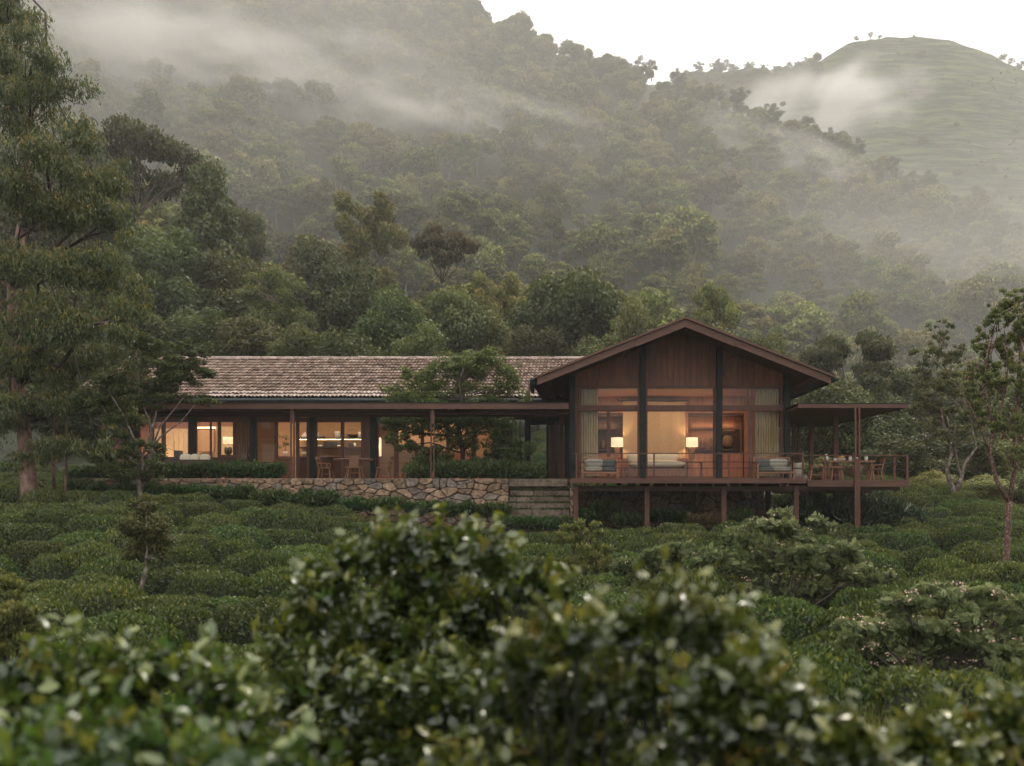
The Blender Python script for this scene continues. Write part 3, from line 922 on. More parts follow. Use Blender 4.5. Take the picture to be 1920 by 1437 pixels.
# tree line on the far ridge
FAR = [(1310, 112, 26), (1348, 104, 44), (1375, 116, 26), (1404, 112, 24), (1432, 118, 22), (1456, 120, 22), (1480, 114, 18), (1495, 112, 18), (1512, 106, 26), (1606, 66, 12), (1632, 58, 14), (1650, 64, 10), (1713, 64, 10), (1880, 98, 18), (1896, 106, 16), (1914, 112, 20)]
for i, (px, top, w) in enumerate(FAR):
    Y = 700.
    k = ['ragged_green', 'ragged_dark', 'ragged_olive', 'ragged_dark'][i % 4]
    x = WX(px, Y)
    zz = WZ(top, Y)-w/FOC*Y*1.15
    t = plant_tree(k, px, top, w, Y, 'tiny hazy tree on the far ridge line against the sky' if px < 1600 else 'speck of a tree on the rim of the grassy dome hill', 'tree', 'tiny trees on the far ridge' if px < 1600 else 'specks of trees on the dome hill rim', 'ridge_tree', zb=zz)
# shrub dots on the lower flank of the far hill
pts = []; 
fr = np.random.default_rng(8)
for _ in range(900):
    y = fr.uniform(500, 699); x = fr.uniform(-120, 520)
    px = CX+FOC*x/y
    if px > 1500 and y > 560 and fr.random() < .9: continue
    pts.append((x, y, float(farhill(np.array(x), np.array(y)))-1))
for _ in range(520):
    px = fr.uniform(1270, 1535); y = fr.uniform(672, 700); x = (px-CX)/FOC*y
    pts.append((x, y, float(farhill(np.array(x), np.array(y)))-1))
n_big = len(pts)
for _ in range(900):
    y = fr.uniform(520, 696); px = fr.uniform(1480, 1960); x = (px-CX)/FOC*y
    if wav(x, y, 60, 3) < .05: continue
    pts.append((x, y, float(farhill(np.array(x), np.array(y)))-.4))
pts = np.array(pts); s = fr.uniform(.35, .85, len(pts)); s[n_big:] = fr.uniform(.08, .26, len(pts)-n_big)
tag(scatter_object('far_hill_woods', HK[:4], pts, np.stack([s, s, s*.8], -1), fr.uniform(0, 6, len(pts)), fr.integers(0, 4, len(pts))), 'scattered dark trees on the lower flank of the far hill', None, None, 'stuff')

# a bare rock outcrop in the hillside forest
def boulder(name, c, r, mat, label, cat, seed):
    rng = np.random.default_rng(seed)
    mb = MB(); seg = 12; rings = 7
    for i in range(rings+1):
        ph = -math.pi/2+math.pi*i/rings
        for k in range(seg):
            t = 2*math.pi*k/seg; q = 1+rng.uniform(-.16, .16)
            mb.v.append((c[0]+r[0]*q*math.cos(ph)*math.cos(t), c[1]+r[1]*q*math.cos(ph)*math.sin(t), c[2]+r[2]*q*math.sin(ph)))
    for i in range(rings):
        for k in range(seg):
            a = i*seg+k; b = i*seg+(k+1) % seg
            mb.f.append((a, b, b+seg, a+seg))
    o = mb.build(name, mat, None)
    return tag(o, label, cat)
_c = P(664, 62, 372)
_c.z = max(_c.z, float(ground(_c.x, _c.y))+6)
boulder('rock_outcrop', _c, (9, 7, 5.5), M['stoneg'], 'bare pinkish rock outcrop showing through the misty hillside forest', 'rock', 4)
# =================================================================== GABLE HOUSE
FZ = .15                                    # floor level
YF = 31.2                                   # glass front of the gable wing
XL, XR, XM = -.845, 7.84, 3.5
SL = .397                                   # roof pitch
def roofz(x, top): return top - SL*abs(x-XM)
gh = thing('gable_house', 'red-brown timber gable wing on stilts with glazed front and black columns', 'house', (XM, YF, FZ))
E0, E1 = -2.2, 9.12                         # eaves
for s, e in ((-1, E0), (1, E1)):
    # roof sheet with thin upper skin, one slope each
    MB().prism([(XM, 6.17), (XM, 6.25), (e, roofz(e, 6.25)), (e, roofz(e, 6.17))][::-s], 28.86, 44.2).build('roof', M['fascia'], gh)
    # ceiling boards under the slope run from front to back
    w = .34; k = 0
    x = XM
    while abs(x-XM) < abs(e-XM)-.05:
        x2 = x + s*min(w, abs(e-x))
        a, b = sorted((x+s*.006, x2-s*.006))
        MB().prism([(a, roofz(a, 6.145)-.02), (b, roofz(b, 6.145)-.02), (b, roofz(b, 6.145)+.015), (a, roofz(a, 6.145)+.015)], 29.03, 44.1).build('soffit_board', M['soffit'], gh)
        x = x2
    # barge boards in two lengths with a joint
    for t0, t1, th in ((0, .33, .30), (.333, 1, .275)):
        xa = XM + (e-XM)*t0; xb = XM + (e-XM)*t1 - (s*.12 if t1 == 1 else 0)
        MB().prism([(xa, roofz(xa, 6.165)), (xa, roofz(xa, 6.165-th)), (xb, roofz(xb, 6.165-th)), (xb, roofz(xb, 6.165))][::s], 28.95, 29.02).build('barge_board', M['fascia'], gh)
    # eave gutter
    MB().tube([(e+s*.07, 28.9, roofz(e, 6.13)), (e+s*.07, 44, roofz(e, 6.13))], .085, 8).build('gutter', M['gutter'], gh, True)
MB().tube([(E0-.05, 29.1, 3.92), (E0-.12, 29.4, 3.7), (E0-.1, 29.6, 3.45)], [.1, .12, .05], 8).build('rain_chain_head', M['gutter'], gh, True)
MB().tube([(WX(992, 29.6), 29.6, 3.7), (WX(992, 29.6), 29.6, 3.1)], .035, 8).build('downpipe', M['bronze'], gh, True)
for x in (XL-.9, XM-2.2, XM+2.2, XR+.75, XM):   # purlins below the ceiling
    MB().box(x-.05, x+.05, 29.1, 44, roofz(x, 6.115)-.17, roofz(x, 6.115)-.0).build('purlin', M['soffit'], gh)
# upper cladding: vertical boards clipped to the slope
COLX = [WX(p, YF) for p in (1073.5, 1205, 1347, 1473.5)]
ZS = 3.93
x = COLX[0]+.1; i = 0
rb = np.random.default_rng(1)
while x < COLX[3]-.1:
    x2 = min(x+.235, COLX[3]-.1)
    a, b = x+.005, x2-.005
    d = rb.uniform(0, .012)
    poly = [(a, ZS), (b, ZS), (b, roofz(b, 6.09))] + ([(XM, 6.09)] if a < XM < b else []) + [(a, roofz(a, 6.09))]
    MB().prism(poly, YF-.012-d, YF+.05).build('cladding_board', M['board'], gh)
    x = x2
PB(1079, 1468, 700, 726, YF+.06, .06).build('cladding_backing', M['soffit'], gh)
# front columns
for cx in COLX:
    MB().box(cx-.115, cx+.115, YF-.3, YF-.08, FZ, roofz(cx, 6.10)-.0).build('column', M['black'], gh)
# side walls and back
B(XL-.05, XL+.07, YF+.0, 41, FZ, 4.35).build('side_wall', M['soffit'], gh)
B(XR-.05, XR+.07, YF+3.6, 41, FZ, 4.35).build('side_wall', M['soffit'], gh)
B(XL-.05, XR+.07, 41, 41.15, FZ, 4.3).build('back_wall', M['soffit'], gh)
# glazing frame
PB(1079, 1468, 723.5, 727.5, YF-.05, .1).build('head_rail', M['fascia'], gh)
for a, b in ((1079, 1200), (1210.5, 1342), (1352, 1468)):
    PB(a, b, 761, 770.5, YF-.045, .12).build('transom', M['frame'], gh)
    PB(a, b, 894.5, 897, YF-.03, .08).build('bottom_rail', M['frame'], gh)
for a, b, t in ((1079, 1082.5, 728), (1086, 1088.5, 728), (1196.5, 1200, 728), (1210.5, 1213, 728), (1338.5, 1342, 728), (1352, 1354, 728), (1464, 1468, 728), (1139, 1143, 771), (1403.5, 1409, 771), (1412, 1415, 771)):
    PB(a, b, t, 894, YF-.03, .07).build('mullion', M['frame'], gh)
PB(1402, 1404.5, 728, 761, YF-.03, .06).build('mullion', M['frame'], gh)
for a, b in ((1089, 1139), (1143, 1196), (1213, 1338), (1415, 1464)):
    window(a, b, 771, 894, YF, gh)
for a, b in ((1089, 1196), (1213, 1338), (1354, 1402), (1405, 1464)):
    window(a, b, 728, 761, YF, gh)
# open doorway between 1354 and 1403 has no pane
# deck: boards, edge beam, joists, stilts
DY = 28.3
DX0, DX1 = WX(1071, DY), WX(1511, DY)
for k in range(20):
    y0 = DY+.07+k*.145
    B(DX0, DX1, y0, y0+.135, FZ-.04, FZ).build('deck_board', M['floor'], gh)
B(DX0, DX1, 31.25, 41, FZ-.06, FZ-.004).build('floor', M['floor'], gh)
B(DX0-.02, DX1+.02, DY-.02, DY+.045, -.03, FZ+.005).build('deck_fascia', M['fascia'], gh)
for px in (1094, 1108, 1122, 1137, 1166, 1193, 1220.5, 1250, 1277, 1308, 1338, 1367, 1388, 1420, 1464, 1478):
    w = .10 if px in (1220.5, 1367, 1478) else .045
    x = WX(px, DY)
    B(x-w/2, x+w/2, DY+.06, 34, -.14, FZ-.045).build('joist', M['fascia'], gh)
for y in (29.0, 31.0, 33.5):
    B(DX0+.1, DX1-.1, y, y+.12, -.33, -.142).build('bearer', M['soffit'], gh)
for px, bot in ((1080, 975), (1213, 984), (1357, 984), (1493, 984)):
    x = WX(px, 29.)
    B(x-.09, x+.09, 28.95, 29.13, -2.4, -.14).build('stilt', M['bronze'], gh)
for px in (1120, 1300, 1440):
    x = WX(px, 33)
    B(x-.1, x+.1, 32.9, 33.1, -2.4, -.33).build('stilt', M['soffit'], gh)
# railing
RY = DY+.05
for px in (1081, 1226.5, 1367.5, 1505.5):
    x = WX(px, RY)
    B(x-.03, x+.03, RY, RY+.06, FZ, WZ(850.5, RY)).build('rail_post', M['bronze'], gh)
B(WX(1075, RY), WX(1508, RY), RY-.01, RY+.07, WZ(851.5, RY), WZ(849.5, RY)).build('handrail', M['bronze'], gh)
for q in (866.5, 878):
    MB().tube([(WX(1079, RY), RY+.03, WZ(q, RY)), (WX(1507, RY), RY+.03, WZ(q, RY))], .014, 5).build('railing_rod', M['black'], gh)
for xs_ in (WX(1078.5, RY), WX(1507, RY)):
    B(xs_-.03, xs_+.03, RY+.07, YF-.4 if xs_ > 2 else YF-.4, WZ(851.5, RY), WZ(849.5, RY)).build('handrail', M['bronze'], gh)
    for q in (866.5, 878):
        MB().tube([(xs_, RY+.05, WZ(q, RY)), (xs_, YF-.35, WZ(q, RY))], .014, 5).build('railing_rod', M['black'], gh)

# interior of the gable room
YB = 35.6
B(XL+.08, XR-.06, YF+.15, 37.2, 3.97, 4.05).build('ceiling', M['inboard'], gh)
x = XL+.1; n = 0
while x < XR-.1:                              # upper band of vertical boards
    x2 = min(x+.37, XR-.08)
    q = CX + FOC*((x+x2)/2)/YB
    if q < 1118 or 1166 <= q <= 1288 or q > 1397:
        z0 = FZ
    else:
        z0 = WZ(775, YB)
    B(x+.004, x2-.004, YB, YB+.05, z0, 3.965).build('interior_board', M['inboard'], gh)
    x = x2
for a, b in ((1119, 1166), (1289, 1396)):     # recessed niches
    n0, n1 = WX(a, YB), WX(b, YB); zt = WZ(775, YB)
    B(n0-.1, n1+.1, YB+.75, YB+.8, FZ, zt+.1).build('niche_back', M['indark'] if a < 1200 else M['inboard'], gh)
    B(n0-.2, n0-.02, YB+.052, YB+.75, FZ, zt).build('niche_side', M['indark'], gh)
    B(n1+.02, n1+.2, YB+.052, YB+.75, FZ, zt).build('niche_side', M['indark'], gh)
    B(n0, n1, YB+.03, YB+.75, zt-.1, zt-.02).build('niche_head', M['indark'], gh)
    B(n0+.02, n1-.3, YB+.35, YB+.74, WZ(804, YB), WZ(801.5, YB)).build('shelf', M['furn'], gh)
    B(n0+.02, n1-.3, YB+.2, YB+.74, WZ(845, YB), WZ(842, YB)).build('shelf', M['indark'], gh)
    B(n0+.02, n1-.02, YB+.25, YB+.74, FZ, WZ(851, YB)).build('niche_cabinet', M['inboard'], gh)
PB(1352, 1386, 806, 893, 36.1, .2).build('tall_cabinet', M['dfurn'], gh)
for k in range(5):
    PB(1353+k*6.6, 1358.8+k*6.6, 846, 892, 36.05, .04).build('cabinet_door', M['dfurn'], gh)

def lamplight(name, loc, power, radius=.1, col=(1.0, .70, .43), parent=None):
    L = bpy.data.lights.new(name, 'POINT'); L.energy = power; L.color = col; L.shadow_soft_size = radius
    o = bpy.data.objects.new(name, L); o.location = loc; put(o)
    return o
def striplight(name, loc, sx, sy, power, col=(1.0, .68, .38), rot=(0,0,0)):
    L = bpy.data.lights.new(name, 'AREA'); L.shape = 'RECTANGLE'; L.size = sx; L.size_y = sy; L.energy = power; L.color = col
    o = bpy.data.objects.new(name, L); o.location = loc; o.rotation_euler = rot; put(o)
    return o

M['shade'] = mk('lit_lamp_shade', (1.0, .78, .48), .8, .05, 6, emit=.75)
M['led'] = mk('led_strip', (1.0, .72, .42), .8, .0, 6, emit=3.0)

def table_lamp(px, q0, q1, qb, Y, wpx, label, power, dark=False, sq=False):
    c = P(px, q1, Y); r = wpx/2/FOC*Y
    zt, zb, z0 = WZ(q0, Y), WZ(q1, Y), WZ(qb, Y)
    t = thing('table_lamp', label, 'lamp', (c.x, Y, z0), 'lit table lamps')
    MB().lathe((c.x, Y, 0), [(r*.96, zt), (r, zb), (r*.97, zb), (r*.93, zt)], 20, False).build('lamp_shade', M['shade'], t, True)
    if dark:
        MB().lathe((c.x, Y, z0), [(.09, 0), (.17, .06), (.2, .2), (.18, .38), (.08, .44), (.03, .46), (.03, zb-z0+.05)], 14).build('lamp_base', M['dceramic'], t, True)
    else:
        B(c.x-.11, c.x+.11, Y-.11, Y+.11, z0, zb-.02).build('lamp_base', M['furn'], t)
        MB().tube([(c.x, Y, zb-.02), (c.x, Y, zt-.05)], .02, 6).build('lamp_stem', M['dfurn'], t)
    MB().tube([(c.x, Y, zt), (c.x, Y, zt+.06)], .025, 6).build('lamp_finial', M['dfurn'], t)
    lo = lamplight('lamp_bulb', (0, 0, (zt+zb)/2-z0), power, .12)
    lo.parent = t
    return t

# linen hanging on a branch
br = MB().tube([P(1156, 749.5, 35.2), P(1163, 751.5, 35.2), P(1190, 751, 35.2), P(1220, 751.5, 35.2), P(1260, 752.5, 35.2), P(1284, 751.5, 35.2), P(1293, 750, 35.2)], [.035,.03,.028,.03,.034,.03,.03], 6).build('wall_branch', M['dbark'], None, True)
tag(br, 'dark crooked branch mounted across the red timber wall, carrying the linen hanging', 'branch')
mb = MB(); N = 26
for i in range(N+1):
    x = WX(1168, 35.25) + (WX(1285, 35.25)-WX(1168, 35.25))*i/N
    d = .012*math.sin(i*1.1)+.01*math.sin(i*2.7)
    for j, z in enumerate((WZ(752, 35.25), WZ(800, 35.25), WZ(862, 35.25))):
        mb.v.append((x, 35.25+d*(1+j*.6), z)); mb.v.append((x, 35.265+d*(1+j*.6), z))
for i in range(N):
    a = i*6; b = a+6
    mb.f += [(a, b, b+2, a+2)[::-1], (a+2, b+2, b+4, a+4)[::-1], (a+1, b+1, b+3, a+3), (a+3, b+3, b+5, a+5)]
tag(mb.build('linen_hanging', M['linen'], None, True), 'wide tan linen hanging behind the daybed, hung from a dark branch', 'wall hanging')

def curtain(p0, p1, q0, q1, Y, mat, label, folds=9, group='curtains in the gable room', amp=.05, seed=0):
    rng = np.random.default_rng(seed)
    x0, x1, z0, z1 = WX(p0, Y), WX(p1, Y), WZ(q1, Y), WZ(q0, Y)
    mb = MB(); n = folds*8
    ph = np.cumsum(rng.uniform(.6, 1.4, n+1)); ph = ph/ph[-1]*folds*6.283
    for i in range(n+1):
        x = x0+(x1-x0)*i/n
        for j, z in enumerate((z1, z1-.1, (z0+z1)/2, z0)):
            d = amp*math.sin(ph[i])*(.4 if j == 0 else 1+.15*j) + .01*rng.normal()
            mb.v.append((x + .012*math.cos(ph[i])*j, Y+d, z))
    for i in range(n):
        for j in range(3):
            a = i*4+j
            mb.f.append((a, a+1, a+5, a+4))
    o = mb.build('curtain', mat, None, True)
    return tag(o, label, 'curtain', group)
curtain(1083, 1120, 729, 893, YF+.35, M['curtain'], 'beige pleated curtain drawn to the left corner of the gable window', 8, seed=1)
curtain(1416, 1459, 729, 893, YF+.35, M['curtain'], 'beige pleated curtain gathered behind the right armchair', 9, seed=2)

# daybed with cushions
db = thing('daybed', 'low red timber daybed with thick cream mattress behind the railing', 'daybed', (WX(1230, 33.4), 33.4, FZ))
PB(1180, 1284, 879, 893, 33.0, 1.6).build('base', M['inboard'], db)
for a in (1176, 1284): PB(a, a+4, 872, 897, 32.95, 1.7).build('leg', M['furn'], db)
PB(1166, 1300, 860, 897, 34.9, .12).build('headboard', M['inboard'], db)
MB().pillow((WX(1232, 33.6), 33.7, WZ(870.5, 33.2)), WX(1288, 33)-WX(1178, 33), 1.5, .33, 10, 7).build('mattress', M['cream'], db, True)
PB(1171, 1179, 880, 891, 32.9, .3).build('storage_pocket', M['rattan'], db)
for px, q, w, lb in ((1188, 859, 26, 'cream cushion at the left end of the daybed'), (1213, 858, 34, 'cream cushion half behind the black column on the daybed'), (1247, 858, 50, 'long cream bolster cushion right of the black column')):
    tag(MB().pillow(P(px, q, 34.1), w/FOC*34.1, .28, .42, 8, 6).build('cushion', M['cream'], None, True), lb, 'cushion', 'cream cushions on the daybed')
table_lamp(1157, 821, 838, 861, 34.96, 23, 'table lamp with cream shade at the left end of the daybed', 44)
table_lamp(1297.5, 821, 838, 861, 34.96, 23, 'table lamp with cream shade at the right end of the daybed', 44)
PB(1271, 1303, 866, 868.5, 33.6, .5)
st = thing('side_table', 'low side table with papers at the right end of the daybed', 'table', (WX(1296, 33.2), 33.2, FZ))
PB(1288, 1318, 866, 868, 33.0, .6).build('top', M['furn'], st)
for a in (1289, 1316): PB(a, a+1.6, 868, 897, 33.05, .5).build('leg', M['furn'], st)

# armchairs on the deck, seen through the railing
def armchair(label, px, wpx, mirror):
    Y = 29.9; W = wpx/FOC*Y; x = WX(px, Y)
    t = thing('armchair', label, 'armchair', (x, Y, FZ), 'timber armchairs on the deck')
    s = -1 if mirror else 1
    def b(x0, x1, y0, y1, z0, z1): return MB().box(x+s*x0, x+s*x1, Y+y0, Y+y1, FZ+z0, FZ+z1)
    h = W/2
    for a in (-h, h-.06):
        for yy in (-.38, .36):
            b(a, a+.06, yy, yy+.06, 0, .62 if yy < 0 else .86).build('leg', M['furn'], t)
        b(a-.01, a+.07, -.4, .4, .62, .66).build('armrest', M['furn'], t)
    b(-h, h, -.40, -.35, .20, .26).build('seat_rail', M['furn'], t)
    b(-h, h, .36, .42, .20, .26).build('seat_rail', M['furn'], t)
    b(-h, h, .37, .42, .80, .85).build('back_rail', M['furn'], t)
    for k in range(6):
        xx = -h+.12+k*(W-.24)/5.2
        b(xx, xx+.05, .38, .41, .26, .8).build('back_slat', M['furn'], t)
    MB().pillow((x-s*W*.18, Y-.02, FZ+.36), W*.56, .7, .22, 8, 6).build('seat_cushion', M['grey'], t, True)
    MB().pillow((x+s*W*.24, Y-.02, FZ+.35), W*.42, .7, .22, 8, 6).build('seat_cushion', M['dgrey'], t, True)
    MB().pillow((x-s*W*.16, Y+.26, FZ+.62), W*.55, .22, .34, 8, 6).build('back_cushion', M['grey'], t, True)
    MB().pillow((x+s*W*.25, Y+.26, FZ+.60), W*.40, .22, .32, 8, 6).build('back_cushion', M['dgrey'], t, True)
    return t
armchair('timber armchair with grey cushions at the left end of the gable deck', 1125, 68, False)
armchair('timber armchair with grey cushions at the right end of the gable deck', 1451, 70, True)

# ornaments in the niches
def vase(px, qb, Y, wpx, hpx, label, mat, cat='vase', prof=None, name='vase', group=None):
    c = P(px, qb, Y); r = wpx/2/FOC*Y; h = hpx/FOC*Y
    prof = prof or [(.55, 0), (.95, .2), (1, .45), (.6, .75), (.45, .9), (.55, 1)]
    o = MB().lathe(c, [(a*r, b*h) for a, b in prof], 12).build(name, mat, None, True)
    return tag(o, label, cat, group)
vase(1131, 842, YB+.45, 11, 17, 'knotty brown carved ornament on the shelf left of the daybed lamp', M['rattan'], 'ornament', [(.5,0),(.9,.2),(.5,.4),(1,.65),(.4,.85),(.6,1)], 'ornament')
vase(1318, 842, YB+.45, 13, 19, 'pale twisted carved ornament right of the daybed lamp', M['furn'], 'ornament', [(.5,0),(1,.15),(.5,.4),(.9,.6),(.5,.8),(.3,1)], 'ornament')
vase(1334, 842, YB+.45, 7, 22, 'tall reddish figurine beside the black column in the niche', M['rattan'], 'ornament', [(.6,0),(.8,.3),(.5,.6),(.9,.8),(.3,1)], 'figurine')
vase(1365, 839, 35.95, 21, 22, 'round woven basket on the dark cabinet', M['rattan'], 'basket', [(.5,0),(.9,.2),(1,.5),(.85,.8),(.55,1)], 'basket')
vase(1497, 897, 29.6, 17, 30, 'stone planter pot at the corner of the gable deck', M['pot'], 'planter', [(.75,0),(.95,.35),(1,.8),(.95,1),(.8,.98)], 'planter')
striplight('niche_downlight', (WX(1340, YB), YB+.5, WZ(805, YB)), 2.0, .05, 4)
striplight('niche_uplight', (WX(1340, YB), YB+.62, WZ(800, YB)), 2.0, .05, 4, rot=(R(180), 0, 0))
striplight('niche_uplight', (WX(1140, YB), YB+.62, WZ(800, YB)), .9, .05, 3, rot=(R(180), 0, 0))
# unseen area lights added below the ceiling to light the room
for x in (1.0, 3.5, 6.0):
    striplight('unseen_ceiling_light', (x, 33.6, 3.9), 1.2, 1.2, 36, (1, .75, .53))

# =================================================================== TILED WING
YW = 38.0
wx = thing('tiled_wing', 'long low wing with clay tiled roof and glazed front lit from inside', 'house', (WX(590, YW), YW, FZ))
RX0, RX1 = -24.9, .7
EZ, EY, RDY, RDZ = 3.98, 36.0, 41.4, 6.68
import itertools
# roof deck below the tiles, both slopes
sl_ = (RDZ-EZ)/(RDY-EY)
MBr = MB()
MBr.v += [(RX0, EY+.05, EZ-.1), (RX1, EY+.05, EZ-.1), (RX1, RDY, RDZ-.1), (RX0, RDY, RDZ-.1), (RX0, EY+.05, EZ-.16), (RX1, EY+.05, EZ-.16), (RX1, RDY, RDZ-.16), (RX0, RDY, RDZ-.16), (RX0, RDY+5.4, EZ-.1), (RX1, RDY+5.4, EZ-.1), (RX0, RDY+5.4, EZ-.16), (RX1, RDY+5.4, EZ-.16)]
MBr.f += [(0,1,2,3), (7,6,5,4), (0,4,5,1), (3,2,9,8), (10,11,6,7), (0,3,7,4), (1,5,6,2), (8,9,11,10), (3,8,10,7), (2,6,11,9)]
MBr.build('roof_deck', M['soffit'], wx)
# clay tiles: barrel section, each row overlapping the one below
def tile_mesh(w, L, seed):
    rng = np.random.default_rng(seed)
    mb = MB(); S = 6
    for j, (y, lift) in enumerate(((0, .105), (L, .02))):
        for r in (1.0, .80):
            for k in range(S+1):
                t = math.pi*k/S
                mb.v.append((-math.cos(t)*w/2*r*(1 if j == 0 else .9), y, math.sin(t)*w*.46*r + lift))
    n = S+1
    for k in range(S):
        mb.f += [(k, k+1, n+k+1, n+k)[::-1], (k, k+1, 2*n+k+1, 2*n+k), (n+k+1, n+k, 3*n+k, 3*n+k+1)]
    return mb
ROWS = 14; TW = .186; TL = math.hypot(RDY-EY, RDZ-EZ)/ROWS
tang = math.atan2(RDZ-EZ, RDY-EY)
TM = [tile_mesh(TW*1.03, TL*1.22, i).mesh('tile', M['clay']) for i in range(2)]
tv, tf = np.array([v.co[:] for v in TM[0].vertices]), np.array([p.vertices[:] for p in TM[0].polygons])
rt = np.random.default_rng(9)
rest_v = []; rest_f = []; cnt = 0; tints = []
ncol = int((RX1-RX0)/TW)
off = WORLD_AT['tiled_wing']
for r in range(ROWS):
    for c in range(ncol):
        x = RX0 + (c+.5)*TW + rt.normal()*.004
        s = (r)*TL - .03 + rt.normal()*.016
        y = EY + s*math.cos(tang); z = EZ - .06 + s*math.sin(tang) + rt.normal()*.005
        rz = rt.normal()*.015; rx = tang + rt.normal()*.012
        if r < 2 and x > WX(385, 36) and x < -.9 and cnt < 290:
            o = bpy.data.objects.new('tile', TM[c % 2]); o.location = Vector((x, y, z))-off; o.rotation_euler = (rx, 0, rz)
            put(o, wx); cnt += 1
        else:
            Rm = np.array((Matrix.Rotation(rz, 3, 'Z') @ Matrix.Rotation(rx, 3, 'X')))
            rest_v.append(tv @ Rm.T + np.array([x, y, z]) - np.array(off)); rest_f.append(tf + len(rest_v[0])*(len(rest_v)-1))
            tints.append(np.full(len(tv), rt.random()))
m, n, l = _nt('weathered_clay_tile_mass')
at = n.new('ShaderNodeAttribute'); at.attribute_name = 'tint'
rp = n.new('ShaderNodeValToRGB'); e = rp.color_ramp.elements
e[0].position = 0; e[0].color = (.21, .14, .105, 1); e[1].position = 1; e[1].color = (.47, .365, .295, 1)
q = e.new(.5); q.color = (.35, .245, .19, 1)
tc = n.new('ShaderNodeTexCoord'); no = n.new('ShaderNodeTexNoise'); no.inputs['Scale'].default_value = 1.6; no.inputs['Detail'].default_value = 8; no.inputs['Roughness'].default_value = .7
mx = n.new('ShaderNodeMix'); mx.data_type = 'RGBA'; mx.blend_type = 'MULTIPLY'; mx.inputs[0].default_value = .8
r2 = n.new('ShaderNodeValToRGB'); r2.color_ramp.elements[0].position = .34; r2.color_ramp.elements[0].color = (.36,.35,.33,1); r2.color_ramp.elements[1].position = .6; r2.color_ramp.elements[1].color = (1.1,1.05,1.02,1)
pr = n.new('ShaderNodeBsdfPrincipled'); pr.inputs['Roughness'].default_value = .85; out = n.new('ShaderNodeOutputMaterial')
bp = n.new('ShaderNodeBump'); bp.inputs['Strength'].default_value = .4; bp.inputs['Distance'].default_value = .02
l.new(at.outputs['Fac'], rp.inputs['Fac']); l.new(tc.outputs['Object'], no.inputs['Vector']); l.new(no.outputs['Fac'], r2.inputs['Fac'])
l.new(rp.outputs['Color'], mx.inputs[6]); l.new(r2.outputs['Color'], mx.inputs[7]); l.new(mx.outputs[2], pr.inputs['Base Color'])
l.new(no.outputs['Fac'], bp.inputs['Height']); l.new(bp.outputs[0], pr.inputs['Normal']); l.new(pr.outputs[0], out.inputs['Surface'])
o = bpy.data.objects.new('roof_tiles', mesh_np('roof_tiles', np.concatenate(rest_v), [np.concatenate(rest_f)], [m], np.concatenate(tints)))
put(o, wx); tag(o, kind='stuff')
# ridge tiles
rm = MB(); S = 8
for j, (x, rr) in enumerate(((0, .155), (.47, .135))):
    for k in range(S+1):
        t = math.pi*k/S
        rm.v.append((x, -math.cos(t)*rr, math.sin(t)*rr*.8))
for k in range(S): rm.f.append((k, k+1, S+2+k, S+1+k))
rm.f.append(tuple(range(S+1))[::-1])
rmm = rm.mesh('ridge_tile', M['clay'], True)
x = RX0
while x < RX1:
    o = bpy.data.objects.new('ridge_tile', rmm); o.location = Vector((x, RDY, RDZ+.0+rt.normal()*.008))-off; o.rotation_euler = (0, rt.normal()*.02, rt.normal()*.02)
    put(o, wx); x += .44
# gutter and eave beam
g = MB().tube([(RX0, EY-.1, EZ-.14), (-.7, EY-.1, EZ-.14)], .11, 10); g.build('gutter', M['gutter'], wx, True)
B(RX0, -.7, EY+.02, EY+.08, EZ-.45, EZ-.16).build('eave_board', M['black'], wx)
B(RX0, -.9, EY+.3, YW-.06, EZ-.25, EZ-.2).build('eave_soffit', M['soffit'], wx)
# floor slab and back wall
B(WX(190, YW), WX(943, YW), YW-.1, 45.5, FZ-.3, FZ-.004).build('floor', M['floor'], wx)
B(-20.1, -1.0, 30.4, YW-.1, FZ-.3, FZ-.008).build('veranda_floor', M['mossy'], wx)
B(WX(190, YW), WX(943, YW), 42.6, 42.75, FZ, 4.25).build('back_wall', M['inboard'], wx)
B(WX(190, YW), WX(190, YW)+.12, YW, 42.6, FZ, 3.7).build('end_wall', M['board'], wx)
B(WX(933, YW), WX(943, YW), YW, 42.6, FZ, 3.7).build('end_wall', M['board'], wx)
B(WX(190, YW), WX(943, YW), YW+.15, 42.6, 4.12, 4.18).build('ceiling', M['inboard'], wx)
PB(197, 240, 775, 897, YW, .1).build('cladding_panel', M['board'], wx)
# beam over the glass, transoms, columns, mullions, panes
PB(190, 1066, 752, 770.5, YW-.05, .25).build('lintel_beam', M['black'], wx)
ccol = [245, 359, 473.5, 585, 699, 933, 989]
for c in ccol:
    w = {933: 17}.get(c, 10.5)
    PB(c-w/2, c+w/2, 765, 897.5, YW-.3, .25).build('column', M['black'], wx)
PB(190, 943, 783, 791, YW-.02, .1).build('transom', M['frame'], wx)
for a, b, t in ((252, 262, 771), (304, 309, 791), (364, 368, 771), (393, 396, 771), (409, 413, 791), (438, 440, 771), (479, 481, 771), (516, 520, 791), (556, 560, 771), (576, 580, 771), (590, 594, 771), (640, 644, 791), (678, 684, 771), (705, 709, 771), (740, 746, 771), (790, 794, 771), (838, 842, 771), (886, 891, 771), (925, 928, 771)):
    PB(a, b, t, 897, YW-.01, .08).build('mullion', M['frame'], wx)
for a, b in ((262, 304), (309, 354), (368, 409), (413, 438), (440, 468), (481, 516), (520, 556), (560, 576), (594, 640), (644, 678), (709, 740), (746, 790), (794, 838), (842, 886), (891, 925)):
    window(a, b, 791, 896, YW+.03, wx)
for a, b in ((262, 354), (368, 393), (396, 438), (440, 468), (481, 556), (594, 678), (709, 740), (746, 790), (794, 838), (842, 886), (891, 925)):
    window(a, b, 771, 783, YW+.03, wx)
